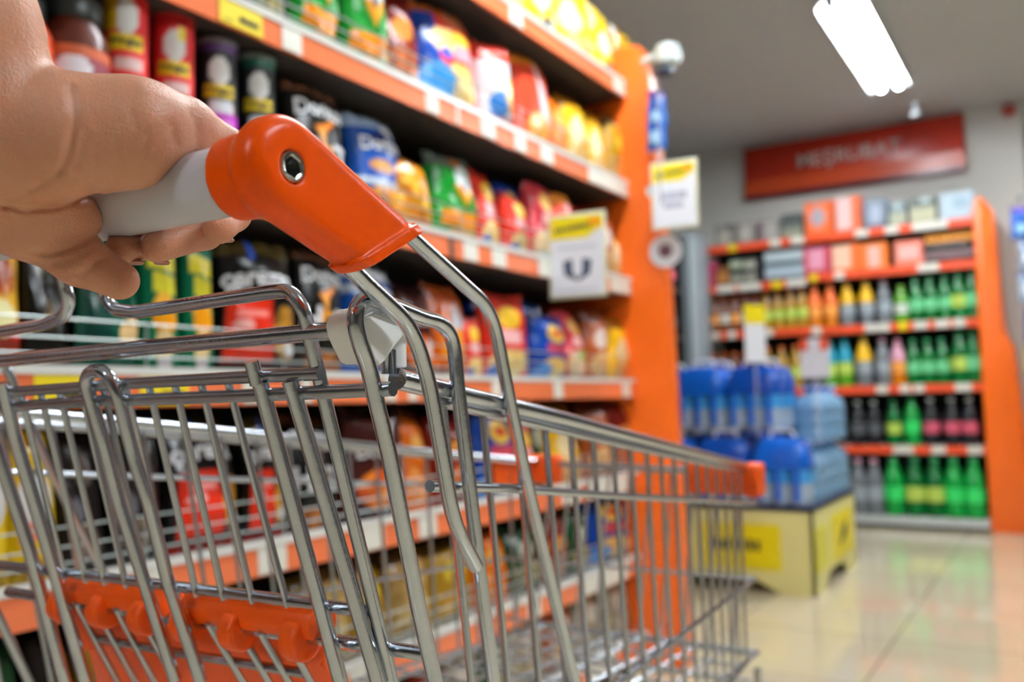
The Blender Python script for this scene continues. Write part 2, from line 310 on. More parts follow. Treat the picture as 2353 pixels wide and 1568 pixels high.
DES = {   # look, then print
 'black_hot': ('black corn chip bag lettered HOT', [('fill', K), ('band', .0, .2, '#33251f'), ('band', .93, 1, '#6a432c'), ('rect', -.35, .3, .32, .5, '#e0901c'), ('ell', -.02, .41, .13, .07, K), ('tri', (-.45, .62), (.05, .62), (.6, .76), '#ef8a2c'), ('tri', (-.3, .63), (.1, .63), (-.05, .5), '#f0a040'), ('mott', -.7, .7, .02, .2, '#7a3d16', '#d07a26')], (('Doritos', .046, 0, .79, M_WTEXT, .06), ('H', .075, -.6, .42, M_WTEXT, 0), ('T', .075, .55, .42, M_WTEXT, 0))),
 'blue_corn': ('blue corn chip bag with white lettering', [('fill', '#134a9e'), ('band', .86, 1, '#9fb3cc'), ('tri', (-.6, .74), (.8, .95), (.2, .7), '#1a2a66'), ('ell', -.1, .5, .5, .06, '#c98a3c'), ('band', .3, .38, '#c6d2e4'), ('mott', -.8, .8, .05, .32, '#b05a14', '#f2a428'), ('ell', .45, .86, .35, .06, '#e8eef4')], (('Doritos', .045, .05, .7, M_WTEXT, .05),)),
 'amber_small': ('amber snack bag with shiny front', [('fill', '#e6920e'), ('band', .9, 1, '#8a4a14'), ('mott', -.9, .9, .1, .7, '#d8760a', '#f7bd38'), ('ell', -.2, .78, .3, .07, '#f6e3b2'), ('band', 0, .12, '#b35a12')], ()),
 'green_peak': ('green corn chip bag with orange band', [('fill', '#148a2a'), ('band', .84, 1, '#5f6a5e'), ('ell', .25, .7, .48, .17, '#dfe6e6'), ('tri', (-.3, .62), (.65, .62), (.2, .4), '#efa02c'), ('ell', .2, .62, .2, .06, '#3d3a3c'), ('rect', -.75, .75, .18, .34, '#f08c12'), ('band', 0, .1, '#1d5f34'), ('mott', -.5, .6, .02, .16, '#b86a2a', '#eaa95a'), ('ell', .1, .92, .3, .06, '#a5632c')], ()),
 'crisp_red': ('red potato crisp bag with yellow disc', [('fill', '#d8311f'), ('band', .88, 1, '#a82a1e'), ('ell', 0, .72, .5, .13, '#f3c33a'), ('rect', -.5, .5, .42, .58, '#f4b8ba'), ('mott', -.8, .8, .03, .36, '#e9b64a', '#f7e3a0'), ('ell', -.5, .1, .3, .09, '#2b62c4')], ()),
 'crisp_blue': ('blue potato crisp bag with yellow disc', [('fill', '#123f98'), ('band', .9, 1, '#0c2a6a'), ('ell', .1, .72, .5, .14, '#ecc24a'), ('ell', .1, .72, .3, .05, '#d6402e'), ('rect', -.4, .8, .42, .55, '#c94a5a'), ('mott', -.7, .8, .05, .36, '#d9a440', '#f4dc92'), ('ell', -.5, .14, .4, .12, '#2f86d8')], ()),
 'crisp_duo': ('large red and blue crisp bag with yellow rounds', [('fill', '#e0412a'), ('rect', -1, -.45, 0, 1, '#0f3f9c'), ('band', .88, 1, '#a8531f'), ('ell', -.25, .62, .45, .13, '#f6cf7a'), ('ell', .3, .86, .45, .08, '#b86a44'), ('ell', .35, .68, .35, .06, '#f2c840'), ('rect', .1, .7, .48, .62, '#f2a9b8'), ('ell', -.2, .5, .2, .06, '#1c55c8'), ('mott', -.3, .9, .1, .45, '#eab84c', '#f6d98c'), ('ell', -.5, .2, .5, .2, '#3e9be0')], ()),
 'white_red': ('white snack bag with red top and blue spot', [('fill', '#e8e6ea'), ('band', .78, 1, '#e33c26'), ('ell', -.1, .6, .6, .16, '#fbfbfb'), ('ell', 0, .3, .55, .14, '#2f7fd0'), ('band', 0, .16, '#b04a5c'), ('ell', .6, .42, .3, .2, '#f2c24a')], ()),
 'peak_red': ('tall red and orange snack bag with pale streak', [('fill', '#d9452a'), ('band', .86, 1, '#e58a2a'), ('tri', (.1, .9), (.9, .3), (.2, .2), '#efe0e6'), ('ell', 0, .22, .6, .14, '#f0a12e'), ('ell', -.2, .25, .25, .08, '#fbe2a0'), ('band', 0, .08, '#a8876a')], ()),
 'yellow_puff': ('yellow puffed snack bag', [('fill', '#efb81a'), ('band', .86, 1, '#a5660c'), ('ell', -.2, .5, .5, .2, '#fbe6b4'), ('ell', .4, .66, .35, .12, '#f4d21a'), ('mott', -.7, .8, .04, .3, '#e0a040', '#f3cf86')], ()),
 'yellow_clear': ('yellow snack bag with silver side', [('fill', '#f2c91e'), ('rect', .45, 1, 0, 1, '#a9b4bc'), ('ell', -.3, .45, .45, .16, '#fbf0cc'), ('band', .9, 1, '#cdb46a'), ('ell', .2, .16, .4, .09, '#6d6a62')], ()),
 'green_bowl': ('tall green crisp bag with yellow lettering panel', [('fill', '#0c6a46'), ('rect', -.7, .75, .72, .86, '#e3d41e'), ('rect', -.45, .75, .56, .7, '#d8cf34'), ('ell', .1, .44, .62, .12, '#f0b23c'), ('ell', .1, .38, .6, .1, '#ee9a12'), ('ell', .1, .2, .45, .12, '#eccf92'), ('ell', .2, .07, .35, .06, '#d9cfd2')], ()),
 'green_dark': ('dark green crisp bag mostly behind the hand', [('fill', '#0a4a38'), ('rect', -.9, -.2, .1, .8, '#0a3a30'), ('ell', .5, .25, .4, .1, '#eac48a')], ()),
 'black_gold': ('black snack bag with faint gold print', [('fill', '#15120c'), ('ell', -.1, .7, .3, .1, '#463616'), ('ell', .1, .35, .2, .1, '#5c4420')], ()),
 'red_yellow': ('red and yellow snack bag at frame edge', [('fill', '#d8281c'), ('band', .84, 1, '#d0a8a8'), ('rect', -1, 1, .3, .7, '#f0b52a'), ('mott', -.9, .7, .42, .68, '#9a2c10', '#e8902c'), ('ell', 0, .3, .7, .1, '#f7eaae'), ('band', 0, .2, '#7c2a1e')], ()),
 'nut_black': ('black nut mix bag with red panel', [('fill', '#161314'), ('band', .88, 1, '#4a3d1c'), ('rect', -.85, .3, .1, .56, '#dc2c12'), ('rect', -.65, .15, .42, .46, '#f08a80'), ('ell', -.45, .36, .25, .04, '#f0b0a8'), ('mott', .3, .95, .1, .52, '#8a5a1c', '#e0a43a'), ('band', 0, .06, '#8a1a10'), ('ell', .75, .2, .2, .05, '#e6e8ea'), ('rect', -.3, -.12, .84, 1, '#2458c0')], (('çerezza', .05, -.02, .7, M_WTEXT, .04),)),
 'blue_white': ('blue and silver crisp bag', [('fill', '#1550a8'), ('band', .72, 1, '#bac6d2'), ('band', .78, .86, '#2a4c9c'), ('ell', .2, .9, .5, .06, '#f4f8fb'), ('ell', .1, .66, .6, .08, '#dfe4ee'), ('band', .4, .52, '#8a6a58'), ('mott', -.7, .7, .1, .4, '#b06a28', '#c0863c')], ()),
 'maroon': ('maroon corn chip bag with white lettering', [('fill', '#451a16'), ('band', .88, 1, '#2a1210'), ('mott', -.7, .9, .1, .45, '#c23a16', '#f08a24'), ('ell', .6, .3, .2, .1, '#d8d8de')], (('Doritos', .042, .05, .6, M_WTEXT, .06),)),
 'orange_peak': ('orange corn chip bag with white peak', [('fill', '#c9580e'), ('band', .8, 1, '#8c3a10'), ('tri', (-.3, .5), (.8, .5), (.1, .82), '#d9dde6'), ('rect', -.7, .4, .2, .52, '#ee9412'), ('mott', -.1, .9, .1, .45, '#d87a1a', '#f2b256'), ('band', 0, .1, '#7a3814')], ()),
 'pink_lay': ('pink red crisp bag with pale chips', [('fill', '#c23a44'), ('ell', .1, .75, .5, .12, '#e0b252'), ('rect', -.3, .7, .46, .6, '#f0b6b4'), ('mott', -.8, .8, .05, .4, '#e8bb7a', '#f6e6c4'), ('ell', .4, .35, .25, .08, '#7fb84a')], ()),
 'brown_tan': ('brown and cream snack bag', [('fill', '#a4532a'), ('band', .86, 1, '#6a3018'), ('ell', 0, .6, .55, .14, '#e8d8d0'), ('mott', -.8, .8, .06, .42, '#b8743a', '#ecc98e')], ()),
 'tan': ('tan clear nut bag', [('fill', '#b08a4e'), ('band', .85, 1, '#6a4c20'), ('mott', -.95, .95, .05, .85, '#9a7436', '#d6b878'), ('rect', -.4, .4, .4, .6, '#c8a05e')], ()),
 'gold': ('gold snack bag', [('fill', '#b58a1a'), ('band', .86, 1, '#5a4410'), ('ell', 0, .6, .6, .14, '#e0c23a'), ('mott', -.8, .8, .06, .42, '#8a5a1c', '#d8a848'), ('rect', -.3, .3, .5, .56, '#8a2a18')], ()),
 'yellow_lab': ('yellow snack bag with white label', [('fill', '#e6bf14'), ('ell', .1, .5, .7, .16, '#eef0f2'), ('rect', -.6, .3, .24, .36, '#e8907a'), ('band', .9, 1, '#8a7010'), ('band', 0, .12, '#b08a14')], ()),
 'dark_mix': ('dark mixed snack bag', [('fill', '#1c1816'), ('ell', .1, .66, .4, .1, '#5a4a44'), ('ell', -.3, .4, .3, .08, '#6d6a74'), ('mott', -.6, .6, .06, .3, '#3a2a20', '#8a7868')], ()),
 'orange_full': ('orange snack bag', [('fill', '#e8700e'), ('band', .88, 1, '#7a3a10'), ('ell', 0, .6, .5, .12, '#f4b45a'), ('mott', -.8, .8, .06, .42, '#c85a10', '#f2a04a')], ()),
 'green_mix': ('dark green snack bag with pale print', [('fill', '#1d4a2a'), ('ell', 0, .62, .5, .12, '#c8d4c8'), ('mott', -.8, .8, .1, .45, '#3a5a30', '#b09a6a')], ()),
 'grey_tan': ('grey beige nut bag', [('fill', '#a59a8a'), ('ell', 0, .6, .5, .14, '#d4ccc0'), ('mott', -.9, .9, .06, .5, '#7a6a54', '#c4b494'), ('band', .9, 1, '#5a5048')], ()),
 'red_dark': ('dark red snack bag', [('fill', '#7c1c14'), ('ell', 0, .6, .5, .12, '#d88a3c'), ('mott', -.8, .8, .06, .42, '#5a1a10', '#c06a3a')], ()),
 'tube_blue': ('small blue hanging pouch', [('fill', '#2a62b8'), ('band', .8, 1, '#5a3a9a'), ('ell', 0, .3, .6, .16, '#9fd0f0'), ('ell', 0, .6, .5, .1, '#1c4a9c')], ()),
 'tube_grey': ('small silver hanging pouch', [('fill', '#9aa8bc'), ('band', .8, 1, '#5a6a8a'), ('ell', 0, .4, .6, .2, '#dfe8f0'), ('ell', .2, .7, .4, .1, '#2a62b8')], ()),
}
for i, (k, (lk, ops, tx)) in enumerate(DES.items()):
    small = k in ('tube_blue', 'tube_grey')
    if small: bag_mesh(k, ops, .11, .16, .03, i, ())
    else: bag_mesh(k, ops, .18, .26, .08, i, tx)
def put_bag(key, loc, rz, label, group, W=None, H=None, D=None, tilt=0.0, ry=0.0, name='snack_bag'):
    me, parts, w0, h0, d0 = BAGS[key]
    o = obj(name, me); tag(o, label, 'snack bag', group)
    o.location = loc; o.rotation_euler = (tilt, ry, rz); o.scale = ((W or w0) / w0, (D or d0) / d0, (H or h0) / h0)
    for p in parts: obj('lettering', p, o)
    return o
# ------------------------------------------------------------------ snack shelf unit beside the trolley
GX = -1.30; GY0 = -.35; GY1 = 2.90
LEVELS = [.105, .365, .655, .975, 1.335, 1.685, 2.055]
unit = thing('shelf_unit', 'long orange and grey shelf unit full of snack bags, left of the trolley', 'shelf unit', (GX - .23, (GY0 + GY1) / 2, 0))
ub = Vector(unit.location)
def inu(o): o.location = -ub; return o
inu(MB().bb(GX - .47, GX - .44, GY0, GY1, .0, 2.2).build('back_panel', M_BACK, unit))
inu(MB().bb(GX - .44, GX - .03, GY0, GY1, 0, .09).build('plinth', M_UNDER, unit))
ep = [(GX - .5, GY1, 0), (GX + .150, GY1, 0), (GX + .140, GY1, .6), (GX + .125, GY1, 1.2), (GX + .105, GY1, 1.8), (GX + .075, GY1, 2.12), (GX + .055, GY1, 2.19), (GX - .02, GY1, 2.2), (GX - .5, GY1, 2.2)]
inu(MB().prism(ep, (0, .09, 0)).build('end_panel', M_POST, unit, bevel=.006))
# price tags: (start px, end px, colour) read along each front edge
TAGS = {3: [(75, 215, 'y'), (318, 430, 'y'), (555, 610, 'w'), (690, 712, 'w'), (880, 905, 'w'), (935, 955, 'w'), (1128, 1148, 'w'), (1270, 1290, 'w'), (1428, 1446, 'w')],
        4: [(1030, 1040, 'g'), (1062, 1095, 'w'), (1128, 1160, 'w'), (1235, 1290, 'w'), (1400, 1446, 'w')],
        5: [(500, 600, 'y'), (645, 690, 'w'), (975, 1005, 'w'), (1045, 1052, 'w'), (1102, 1135, 'w'), (1180, 1205, 'w'), (1240, 1268, 'w'), (1350, 1440, 'w')],
        6: [(1168, 1198, 'w'), (1408, 1445, 'w')],
        2: [(590, 655, 'w'), (830, 880, 'w'), (960, 1000, 'w'), (1290, 1330, 'w'), (330, 380, 'w'), (1350, 1440, 'w')],
        1: [(1210, 1240, 'w'), (1340, 1440, 'w'), (800, 840, 'w')], 0: [(1200, 1230, 'w'), (1330, 1400, 'w')]}
def shelf_y(px, z):      # along the front edge at height z
    py = 905
    for _ in range(4):
        p = onp(px, py, (GX, 0, 0), EXV); c = MC @ (np.array([GX, p[1], z]) - CAM); py = CY + F * c[1] / c[2]
    return onp(px, py, (GX, 0, 0), EXV)[1]
for i, z in enumerate(LEVELS):
    fx = GX + (.02 if i == 0 else 0)
    sh = MB(); sh.bb(GX - .44, fx - .012, GY0, GY1 - .005, z - .004, z); sh.bb(fx - .03, fx - .004, GY0, GY1 - .005, z - .006, z + .008)
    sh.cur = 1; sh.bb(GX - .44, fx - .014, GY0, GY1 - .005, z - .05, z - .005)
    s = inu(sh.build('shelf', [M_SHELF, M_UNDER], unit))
    ang = .12
    strip = MB().prism([(fx - .006, GY0, z - .052), (fx + .004, GY0, z - .054), (fx + .001, GY0, z + .0), (fx - .009, GY0, z + .0)], (0, GY1 - GY0 - .006, 0)); strip.build('price_strip', M_STRIP, s)
    MB().bb(fx - .008, fx + .005, GY0, GY1 - .006, z - .002, z + .012).build('strip_lip', mat('lip_plastic', '#e6e6e0', rough=.2, var=.03), s)
    for (a, b, c) in TAGS.get(i, []):
        y0, y1 = shelf_y(a, z - .03), shelf_y(b, z - .03)
        if y1 > GY1 - .01: y1 = GY1 - .01
        tg = MB().prism([(fx + .0052, y0, z - .051), (fx + .0062, y0, z - .051), (fx + .0034, y0, z - .003), (fx + .0024, y0, z - .003)], (0, y1 - y0, 0))
        t = tg.build('price_tag', {'w': M_TAGW, 'y': M_TAGY, 'g': M_UNDER}[c], s)
        if c == 'y':
            ink = MB(); n = 9; rr = random.Random(a)
            for q in range(n):
                yy = y0 + (y1 - y0) * (.45 + .45 * q / n); hh = rr.uniform(.008, .012)
                ink.bb(fx + .0055, fx + .0068, yy, yy + (y1 - y0) * .035, z - .038, z - .038 + hh)
            ink.bb(fx + .0055, fx + .0065, y0 + (y1 - y0) * .1, y0 + (y1 - y0) * .3, z - .044, z - .042)
            ink.build('print', M_INK, t)
    gu = MB()
    for h in (.03, .055, .085): gu.tube([(fx - .012, GY0, z + h), (fx - .012, GY1 - .02, z + h)], .0019, 6)
    y = GY0 + .05
    while y < GY1: gu.tube([(fx - .012, y, z + .0), (fx - .012, y, z + .088)], .0022, 6); y += .31
    if i in (1, 2, 3, 4, 5): gu.build('wire_guard', mat('guard_wire', '#aab2ae', rough=.35, metal=.6, var=.05), s)

SHELFN = ['bottom shelf', 'second shelf from floor', 'third shelf from floor', 'shelf at trolley rim height', 'shelf behind the handle', 'second shelf from top', 'top shelf']
def row(level, items, group):
    """items: (design, px from, px to, height, [depth offset])"""
    z = LEVELS[level]; n = len(items); cnt = {}
    tot = {}
    for it in items: tot[it[0]] = tot.get(it[0], 0) + 1
    for i, it in enumerate(items):
        key, a, b, h = it[:4]; off = it[4] if len(it) > 4 else 0
        fx = GX - .02 - .045 - off
        pz = z + h * .5
        def yy(px):
            py = 905
            for _ in range(5):
                p = onp(px, py, (fx, 0, 0), EXV); c = MC @ (np.array([fx, p[1], pz]) - CAM); py = CY + F * c[1] / c[2]
            return p[1]
        y0, y1 = yy(a), yy(b); W = (y1 - y0) * 1.04
        look = DES[key][0]; cnt[key] = cnt.get(key, 0) + 1
        lab = look + ', ' + SHELFN[level]
        if tot[key] > 1:
            lab += ', ' + ordinal(cnt[key] - 1) + ' of its kind from left'
        words = lab.split()
        if len(words) > 16: lab = lab.replace(' of its kind', '')
        tl = rnd.uniform(-.02, .2); put_bag(key, (fx - .0, (y0 + y1) / 2, z + .001), math.pi / 2 + rnd.uniform(-.22, .16), lab, group, W=W, H=h, D=min(.085, W * .5), tilt=-tl, ry=rnd.uniform(-.04, .04))
row(6, [('yellow_puff', 1060, 1130, .27), ('tan', 1130, 1190, .26), ('yellow_clear', 1195, 1262, .27), ('yellow_puff', 1265, 1348, .28), ('yellow_clear', 1350, 1402, .27), ('gold', 1402, 1446, .26)], 'snack bags on the top shelf')
row(5, [('green_mix', 560, 650, .26), ('green_peak', 652, 768, .27), ('green_peak', 780, 878, .28), ('red_dark', 874, 958, .27), ('crisp_duo', 958, 1088, .30), ('white_red', 1090, 1162, .26), ('brown_tan', 1150, 1200, .24, .08), ('peak_red', 1178, 1262, .31), ('orange_full', 1248, 1300, .23), ('yellow_puff', 1285, 1345, .25), ('yellow_puff', 1345, 1384, .25), ('gold', 1384, 1436, .26)], 'snack bags on the second shelf from the top')
row(4, [('black_hot', 650, 786, .27), ('blue_corn', 796, 930, .27), ('amber_small', 896, 985, .19, -.02), ('green_peak', 984, 1092, .245), ('crisp_red', 1088, 1148, .24), ('crisp_blue', 1142, 1196, .25, .04), ('crisp_red', 1150, 1210, .19, -.015), ('pink_lay', 1205, 1262, .25), ('peak_red', 1256, 1306, .24), ('red_dark', 1304, 1350, .23), ('brown_tan', 1348, 1396, .23), ('yellow_puff', 1394, 1436, .2)], 'snack bags on the shelf behind the handle')
row(3, [('red_yellow', -70, 52, .27), ('black_gold', 54, 162, .26), ('green_dark', 165, 318, .27), ('green_bowl', 320, 408, .26), ('green_bowl', 412, 488, .26), ('nut_black', 496, 662, .27), ('black_hot', 664, 782, .27), ('blue_white', 786, 914, .27), ('maroon', 908, 986, .24), ('orange_peak', 978, 1076, .255), ('crisp_red', 1066, 1104, .17, -.02), ('crisp_blue', 1092, 1138, .26, .06), ('crisp_red', 1104, 1196, .25), ('crisp_blue', 1192, 1238, .25, .05), ('crisp_blue', 1214, 1288, .2, -.015), ('pink_lay', 1284, 1340, .23), ('brown_tan', 1338, 1386, .24), ('yellow_puff', 1382, 1436, .22)], 'snack bags on the shelf at trolley rim height')
row(2, [('tan', -220, -110, .24), ('yellow_lab', -100, 20, .25), ('yellow_lab', 22, 140, .25), ('dark_mix', 142, 250, .24), ('dark_mix', 252, 366, .24), ('nut_black', 372, 556, .25), ('nut_black', 562, 648, .24), ('black_hot', 654, 770, .24), ('maroon', 782, 916, .26), ('orange_full', 912, 992, .25), ('red_dark', 992, 1080, .23), ('crisp_blue', 1084, 1176, .245), ('pink_lay', 1172, 1214, .2, -.01), ('green_mix', 1206, 1252, .24), ('yellow_puff', 1244, 1342, .25), ('brown_tan', 1340, 1392, .24), ('red_dark', 1390, 1438, .24)], 'snack bags on the third shelf from the floor')
row(1, [('brown_tan', -200, -60, .2), ('green_mix', -55, 60, .2), ('dark_mix', 62, 180, .2), ('gold', 182, 330, .2), ('tan', 332, 470, .2), ('gold', 472, 610, .2), ('dark_mix', 560, 650, .21, .05), ('gold', 640, 718, .2), ('tan', 718, 800, .2), ('gold', 800, 890, .205), ('tan', 890, 980, .2), ('gold', 982, 1082, .2), ('orange_full', 1082, 1160, .21), ('green_mix', 1162, 1230, .2), ('red_dark', 1232, 1290, .2), ('green_mix', 1290, 1342, .2), ('crisp_blue', 1344, 1440, .225)], 'snack bags on the second shelf from the floor')
row(0, [('tan', 420, 560, .2), ('grey_tan', 562, 700, .2), ('grey_tan', 705, 830, .2), ('green_mix', 832, 920, .2), ('red_dark', 922, 1000, .2), ('grey_tan', 1004, 1090, .2), ('green_mix', 1092, 1160, .2), ('grey_tan', 1162, 1240, .2), ('brown_tan', 1242, 1310, .2), ('grey_tan', 1312, 1376, .2), ('grey_tan', 1378, 1440, .2)], 'snack bags on the bottom shelf')

# tall crisp tubes and jars at the left end of the shelf behind the handle
def can_mesh(key, R, H, ops, seed):
    nu, nv = 48, 48; a = np.linspace(-math.pi, math.pi, nu); vv = np.linspace(0, 1, nv)
    A, V = np.meshgrid(a, vv); A = A.ravel(); V = V.ravel()
    vs = np.stack([R * np.sin(A), -R * np.cos(A), V * H], 1); fs = []
    for j in range(nv - 1):
        for i in range(nu - 1): q = j * nu + i; fs.append((q, q + 1, q + nu + 1, q + nu))
    me = bpy.data.meshes.new(key); me.from_pydata(vs.tolist(), [], fs); me.materials.append(M_CARTON)
    set_print(me, paint(ops, A / 1.5, V, seed)); me.polygons.foreach_set('use_smooth', [True] * len(me.polygons)); return me
def crisp_can(px, dia_px, ops, lidcol, label, band, H=.285, hd=.55):
    z = LEVELS[4]; fx = GX - .07
    y = shelf_y(px, z + .12) * (fx / GX); R = .0375
    t = thing('crisp_can', label, 'crisp can', (fx, y, z), math.pi / 2 - hd, 'tall crisp cans')
    b = obj('can_body', can_mesh('can_body', R, H, ops, 3), t)
    MB().lathe([(R + .0012, 0), (R + .0012, .008), (R, .009), (R, 0.0)], 32).build('base_rim', M_BOLT, t)
    MB().lathe([(R + .0005, H - .006), (R + .002, H - .006), (R + .002, H + .004), (R - .002, H + .006), (R - .004, H + .002)], 32).build('lid', mat('can_lid_' + lidcol[1:], lidcol, rough=.3, alpha=1, var=.03), t)
    def fn(a): th = a[:, 0] / R; return np.stack([(R + .0012) * np.sin(th), -(R + .0012) * np.cos(th), a[:, 1] + band * H], 1)
    obj('lettering', text_mesh('can_lettering', 'Pringles', .0165, M_INK, .03, fn, 1), t)
    return t
def can_ops(main, top, patch, low): return [('fill', main), ('band', .93, 1, top), ('ell', 0, .79, .38, .1, '#e9e9e6'), ('rect', -.55, .55, .6, .7, '#f0cf16'), ('rect', -.4, .5, .5, .57, '#e8c8c4'), ('band', 0, .02, '#cccccc')] + patch + low
hot = [('ell', .1, .34, .5, .1, '#f7a51e'), ('ell', .2, .2, .6, .12, '#f4c040')]
crisp_can(287, 118, can_ops('#dc2124', '#e8b714', [('rect', -1, -.3, .72, 1, '#d8a812')], hot), '#c9c2bd', 'red crisp can with yellow top, third can from the frame edge', .65, H=.33)
crisp_can(396, 100, can_ops('#d9262a', '#b51e22', [('rect', .1, .4, .82, .9, '#f3de52')], hot), '#b4474a', 'red crisp can with dull red rim, beside the purple one', .65, H=.305)
crisp_can(498, 94, can_ops('#17151b', '#54306a', [('rect', -1, 1, .3, .5, '#c21fc0'), ('ell', .2, .4, .4, .06, '#e48ae0'), ('rect', -.35, .45, .5, .58, '#dfe2ea')], [('mott', -.9, .9, .02, .28, '#e89a7a', '#f3c7a2')]), '#8f93a2', 'black crisp can with magenta band', .65)
crisp_can(588, 80, can_ops('#10191c', '#0f5a44', [('rect', -1, 1, .0, .46, '#12b483'), ('band', .38, .46, '#5fd89a'), ('rect', -.35, .45, .47, .57, '#dfe6ea')], [('ell', .2, .2, .6, .14, '#a8d84a'), ('ell', .1, .1, .7, .1, '#f2d43a')]), '#8aa09a', 'black crisp can with mint green lower half, beside black HOT bag', .65)
M_SAUCE = mat('brown_sauce', '#5a2416', rough=.25, var=.15, vscale=20)
M_LID = mat('jar_lid', '#3b3f3c', rough=.35, metal=.3, var=.1)
def jar(px, R, H, label, lab_ops, zz=0, off=0, lid=M_LID, body=M_SAUCE):
    z = LEVELS[4] + zz; fx = GX - .075 - off; y = shelf_y(px, z + .1) * (fx / GX)
    t = thing('sauce_jar', label, 'jar', (fx, y, z), math.pi / 2 - .55, 'jars beside the crisp cans')
    MB().lathe([(R * .9, 0), (R, .01), (R, H * .74), (R * .72, H * .86), (R * .72, H * .88)], 28).build('jar_body', body, t)
    MB().lathe([(R * .78, H * .86), (R * .8, H * .87), (R * .8, H * .985), (R * .76, H)], 28).build('lid', lid, t)
    o = obj('paper_label', can_mesh('paper_label', R + .0008, H * .5, lab_ops, 2), t); o.location = (0, 0, H * .16)
jar(168, .055, .262, 'brown sauce jar with dark lid and pinkish label', [('fill', '#8c3040'), ('band', .0, .16, '#d8d2e4'), ('ell', 0, .68, .35, .2, '#efe6ee'), ('rect', -.35, .3, .2, .4, '#3a3a50'), ('band', .86, 1, '#c85a2c'), ('rect', .1, .5, .04, .14, '#c8c24a')])
jar(40, .05, .235, 'orange jar with dark lid behind the thumb side of wrist', [('fill', '#e0521c'), ('band', .0, .3, '#c03a1a')], body=mat('orange_sauce', '#c8421a', rough=.3, var=.1))
jar(150, .04, .29, 'tall red bottle jar behind the brown jar', [('fill', '#a32018'), ('ell', 0, .6, .4, .2, '#d8b0a8')], off=.12, lid=mat('red_lid', '#8c1d16', rough=.4, var=.1), body=mat('red_sauce', '#7c1a12', rough=.3, var=.1))
# ------------------------------------------------------------------ drinks shelf units on the back wall
DY = 6.60
M_DSTRIP = mat('red_orange_strip', '#e4532f', rough=.3, var=.05)
def drinks_unit(name_label, x0, x1, levels, tags, end=False):
    t = thing('drinks_shelf', name_label, 'shelf unit', ((x0 + x1) / 2, DY + .2, 0)); tv = Vector(t.location)
    def fix(o): o.location = -tv; return o
    fix(MB().bb(x0, x1, DY + .44, DY + .46, 0, 2.12).build('back_panel', M_BACK, t))
    fix(MB().bb(x0, x1, DY + .06, DY + .44, .0, .07).build('plinth', M_BACK, t))
    for k, z in enumerate(levels):
        base = z < .3; f = DY - (.05 if base else 0)
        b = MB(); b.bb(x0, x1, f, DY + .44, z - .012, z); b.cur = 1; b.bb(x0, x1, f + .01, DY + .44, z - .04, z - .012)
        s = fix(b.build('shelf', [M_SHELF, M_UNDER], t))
        MB().bb(x0, x1, f - .012, f - .002, z - .052, z + .002).build('price_strip', M_SHELF if base else M_DSTRIP, s)
        for (a, c, kk) in tags.get(k, []):
            xa, xb = x0 + (x1 - x0) * a, x0 + (x1 - x0) * c
            MB().bb(xa, xb, f - .0145, f - .0125, z - .05, z + .001).build('price_tag', M_TAGY if kk == 'y' else M_TAGW, s)
    if end:
        pr = [(x1, DY - .02, 0), (x1 + .24, DY - .02, 0), (x1 + .225, DY - .02, .6), (x1 + .19, DY - .02, 1.2), (x1 + .14, DY - .02, 1.32), (x1 + .12, DY - .02, 2.1), (x1 + .06, DY - .02, 2.2), (x1 + .02, DY - .02, 2.2), (x1, DY - .02, 2.1)]
        fix(MB().prism(pr, (0, .5, 0)).build('end_panel', M_POST, t, bevel=.006))
    return t
LX0, LX1, RX0, RX1 = -2.36, -1.575, -1.57, -.475
LB = [.08, .555, .97, 1.41, 1.765, 2.075]; RB = [.08, .555, .97, 1.40, 1.79, 2.075]
drinks_unit('drinks shelf bay with white and brown packs, next to the grey cabinet', LX0, LX1, LB, {5: [(.28, .36, 'y'), (.68, .78, 'w'), (.88, 1, 'w')], 4: [(.15, .33, 'w'), (.36, .58, 'w'), (.68, .78, 'y'), (.82, 1, 'w')], 3: [(.08, .16, 'w'), (.24, .32, 'w'), (.6, .68, 'w')], 2: [(.3, .5, 'w')]})
drinks_unit('drinks shelf bay with green bottles and wide orange end panel', RX0, RX1, RB, {5: [(.32, .4, 'w'), (.5, .58, 'w'), (.66, .86, 'w')], 4: [(.02, .07, 'y'), (.18, .24, 'w'), (.68, .8, 'w')], 3: [(.02, .08, 'w'), (.35, .5, 'w'), (.55, .6, 'y'), (.64, .72, 'w'), (.76, .84, 'w'), (.86, .93, 'w')], 2: [(.4, .47, 'w'), (.54, .6, 'w'), (.62, .68, 'w'), (.85, .94, 'w')], 1: [(.48, .6, 'w'), (.7, .78, 'w'), (.9, .98, 'w')]}, end=True)

def liquid(n, c, **k): return mat(n, c, rough=.12, trans=.35, coat=.3, **k)
PB = [(0, 0), (.034, 0), (.040, .006), (.040, .05), (.038, .06), (.040, .07), (.040, .15), (.036, .19), (.022, .235), (.0135, .262), (.0135, .272), (0, .272)]
PB = PB[1:-1]
def bottle_proto(body, cap, lab, key, neck=None, H=.29):
    k = H / .29
    b = MB().lathe([(r, z * k) for r, z in PB], 16).mesh('bottle_' + key, body)
    c = MB().lathe([(.0155, .270 * k), (.0155, .288 * k), (.013, .290 * k)], 12).mesh('cap', cap)
    l = MB().lathe([(.0408, .075 * k), (.0408, .145 * k)], 16).mesh('label', lab)
    n = MB().lathe([(.0408, .15 * k), (.037, .19 * k), (.023, .235 * k), (.0145, .262 * k)], 16).mesh('neck_sleeve', neck) if neck else None
    return (b, c, l, n)
G1 = liquid('green_pet', '#077a33'); G2 = liquid('green_pet_bright', '#18b048'); GL = liquid('lime_drink', '#6fb82c')
OR = liquid('orange_drink', '#f08a10'); YE = liquid('yellow_drink', '#c99a10'); BR = liquid('brown_drink', '#8a4a18')
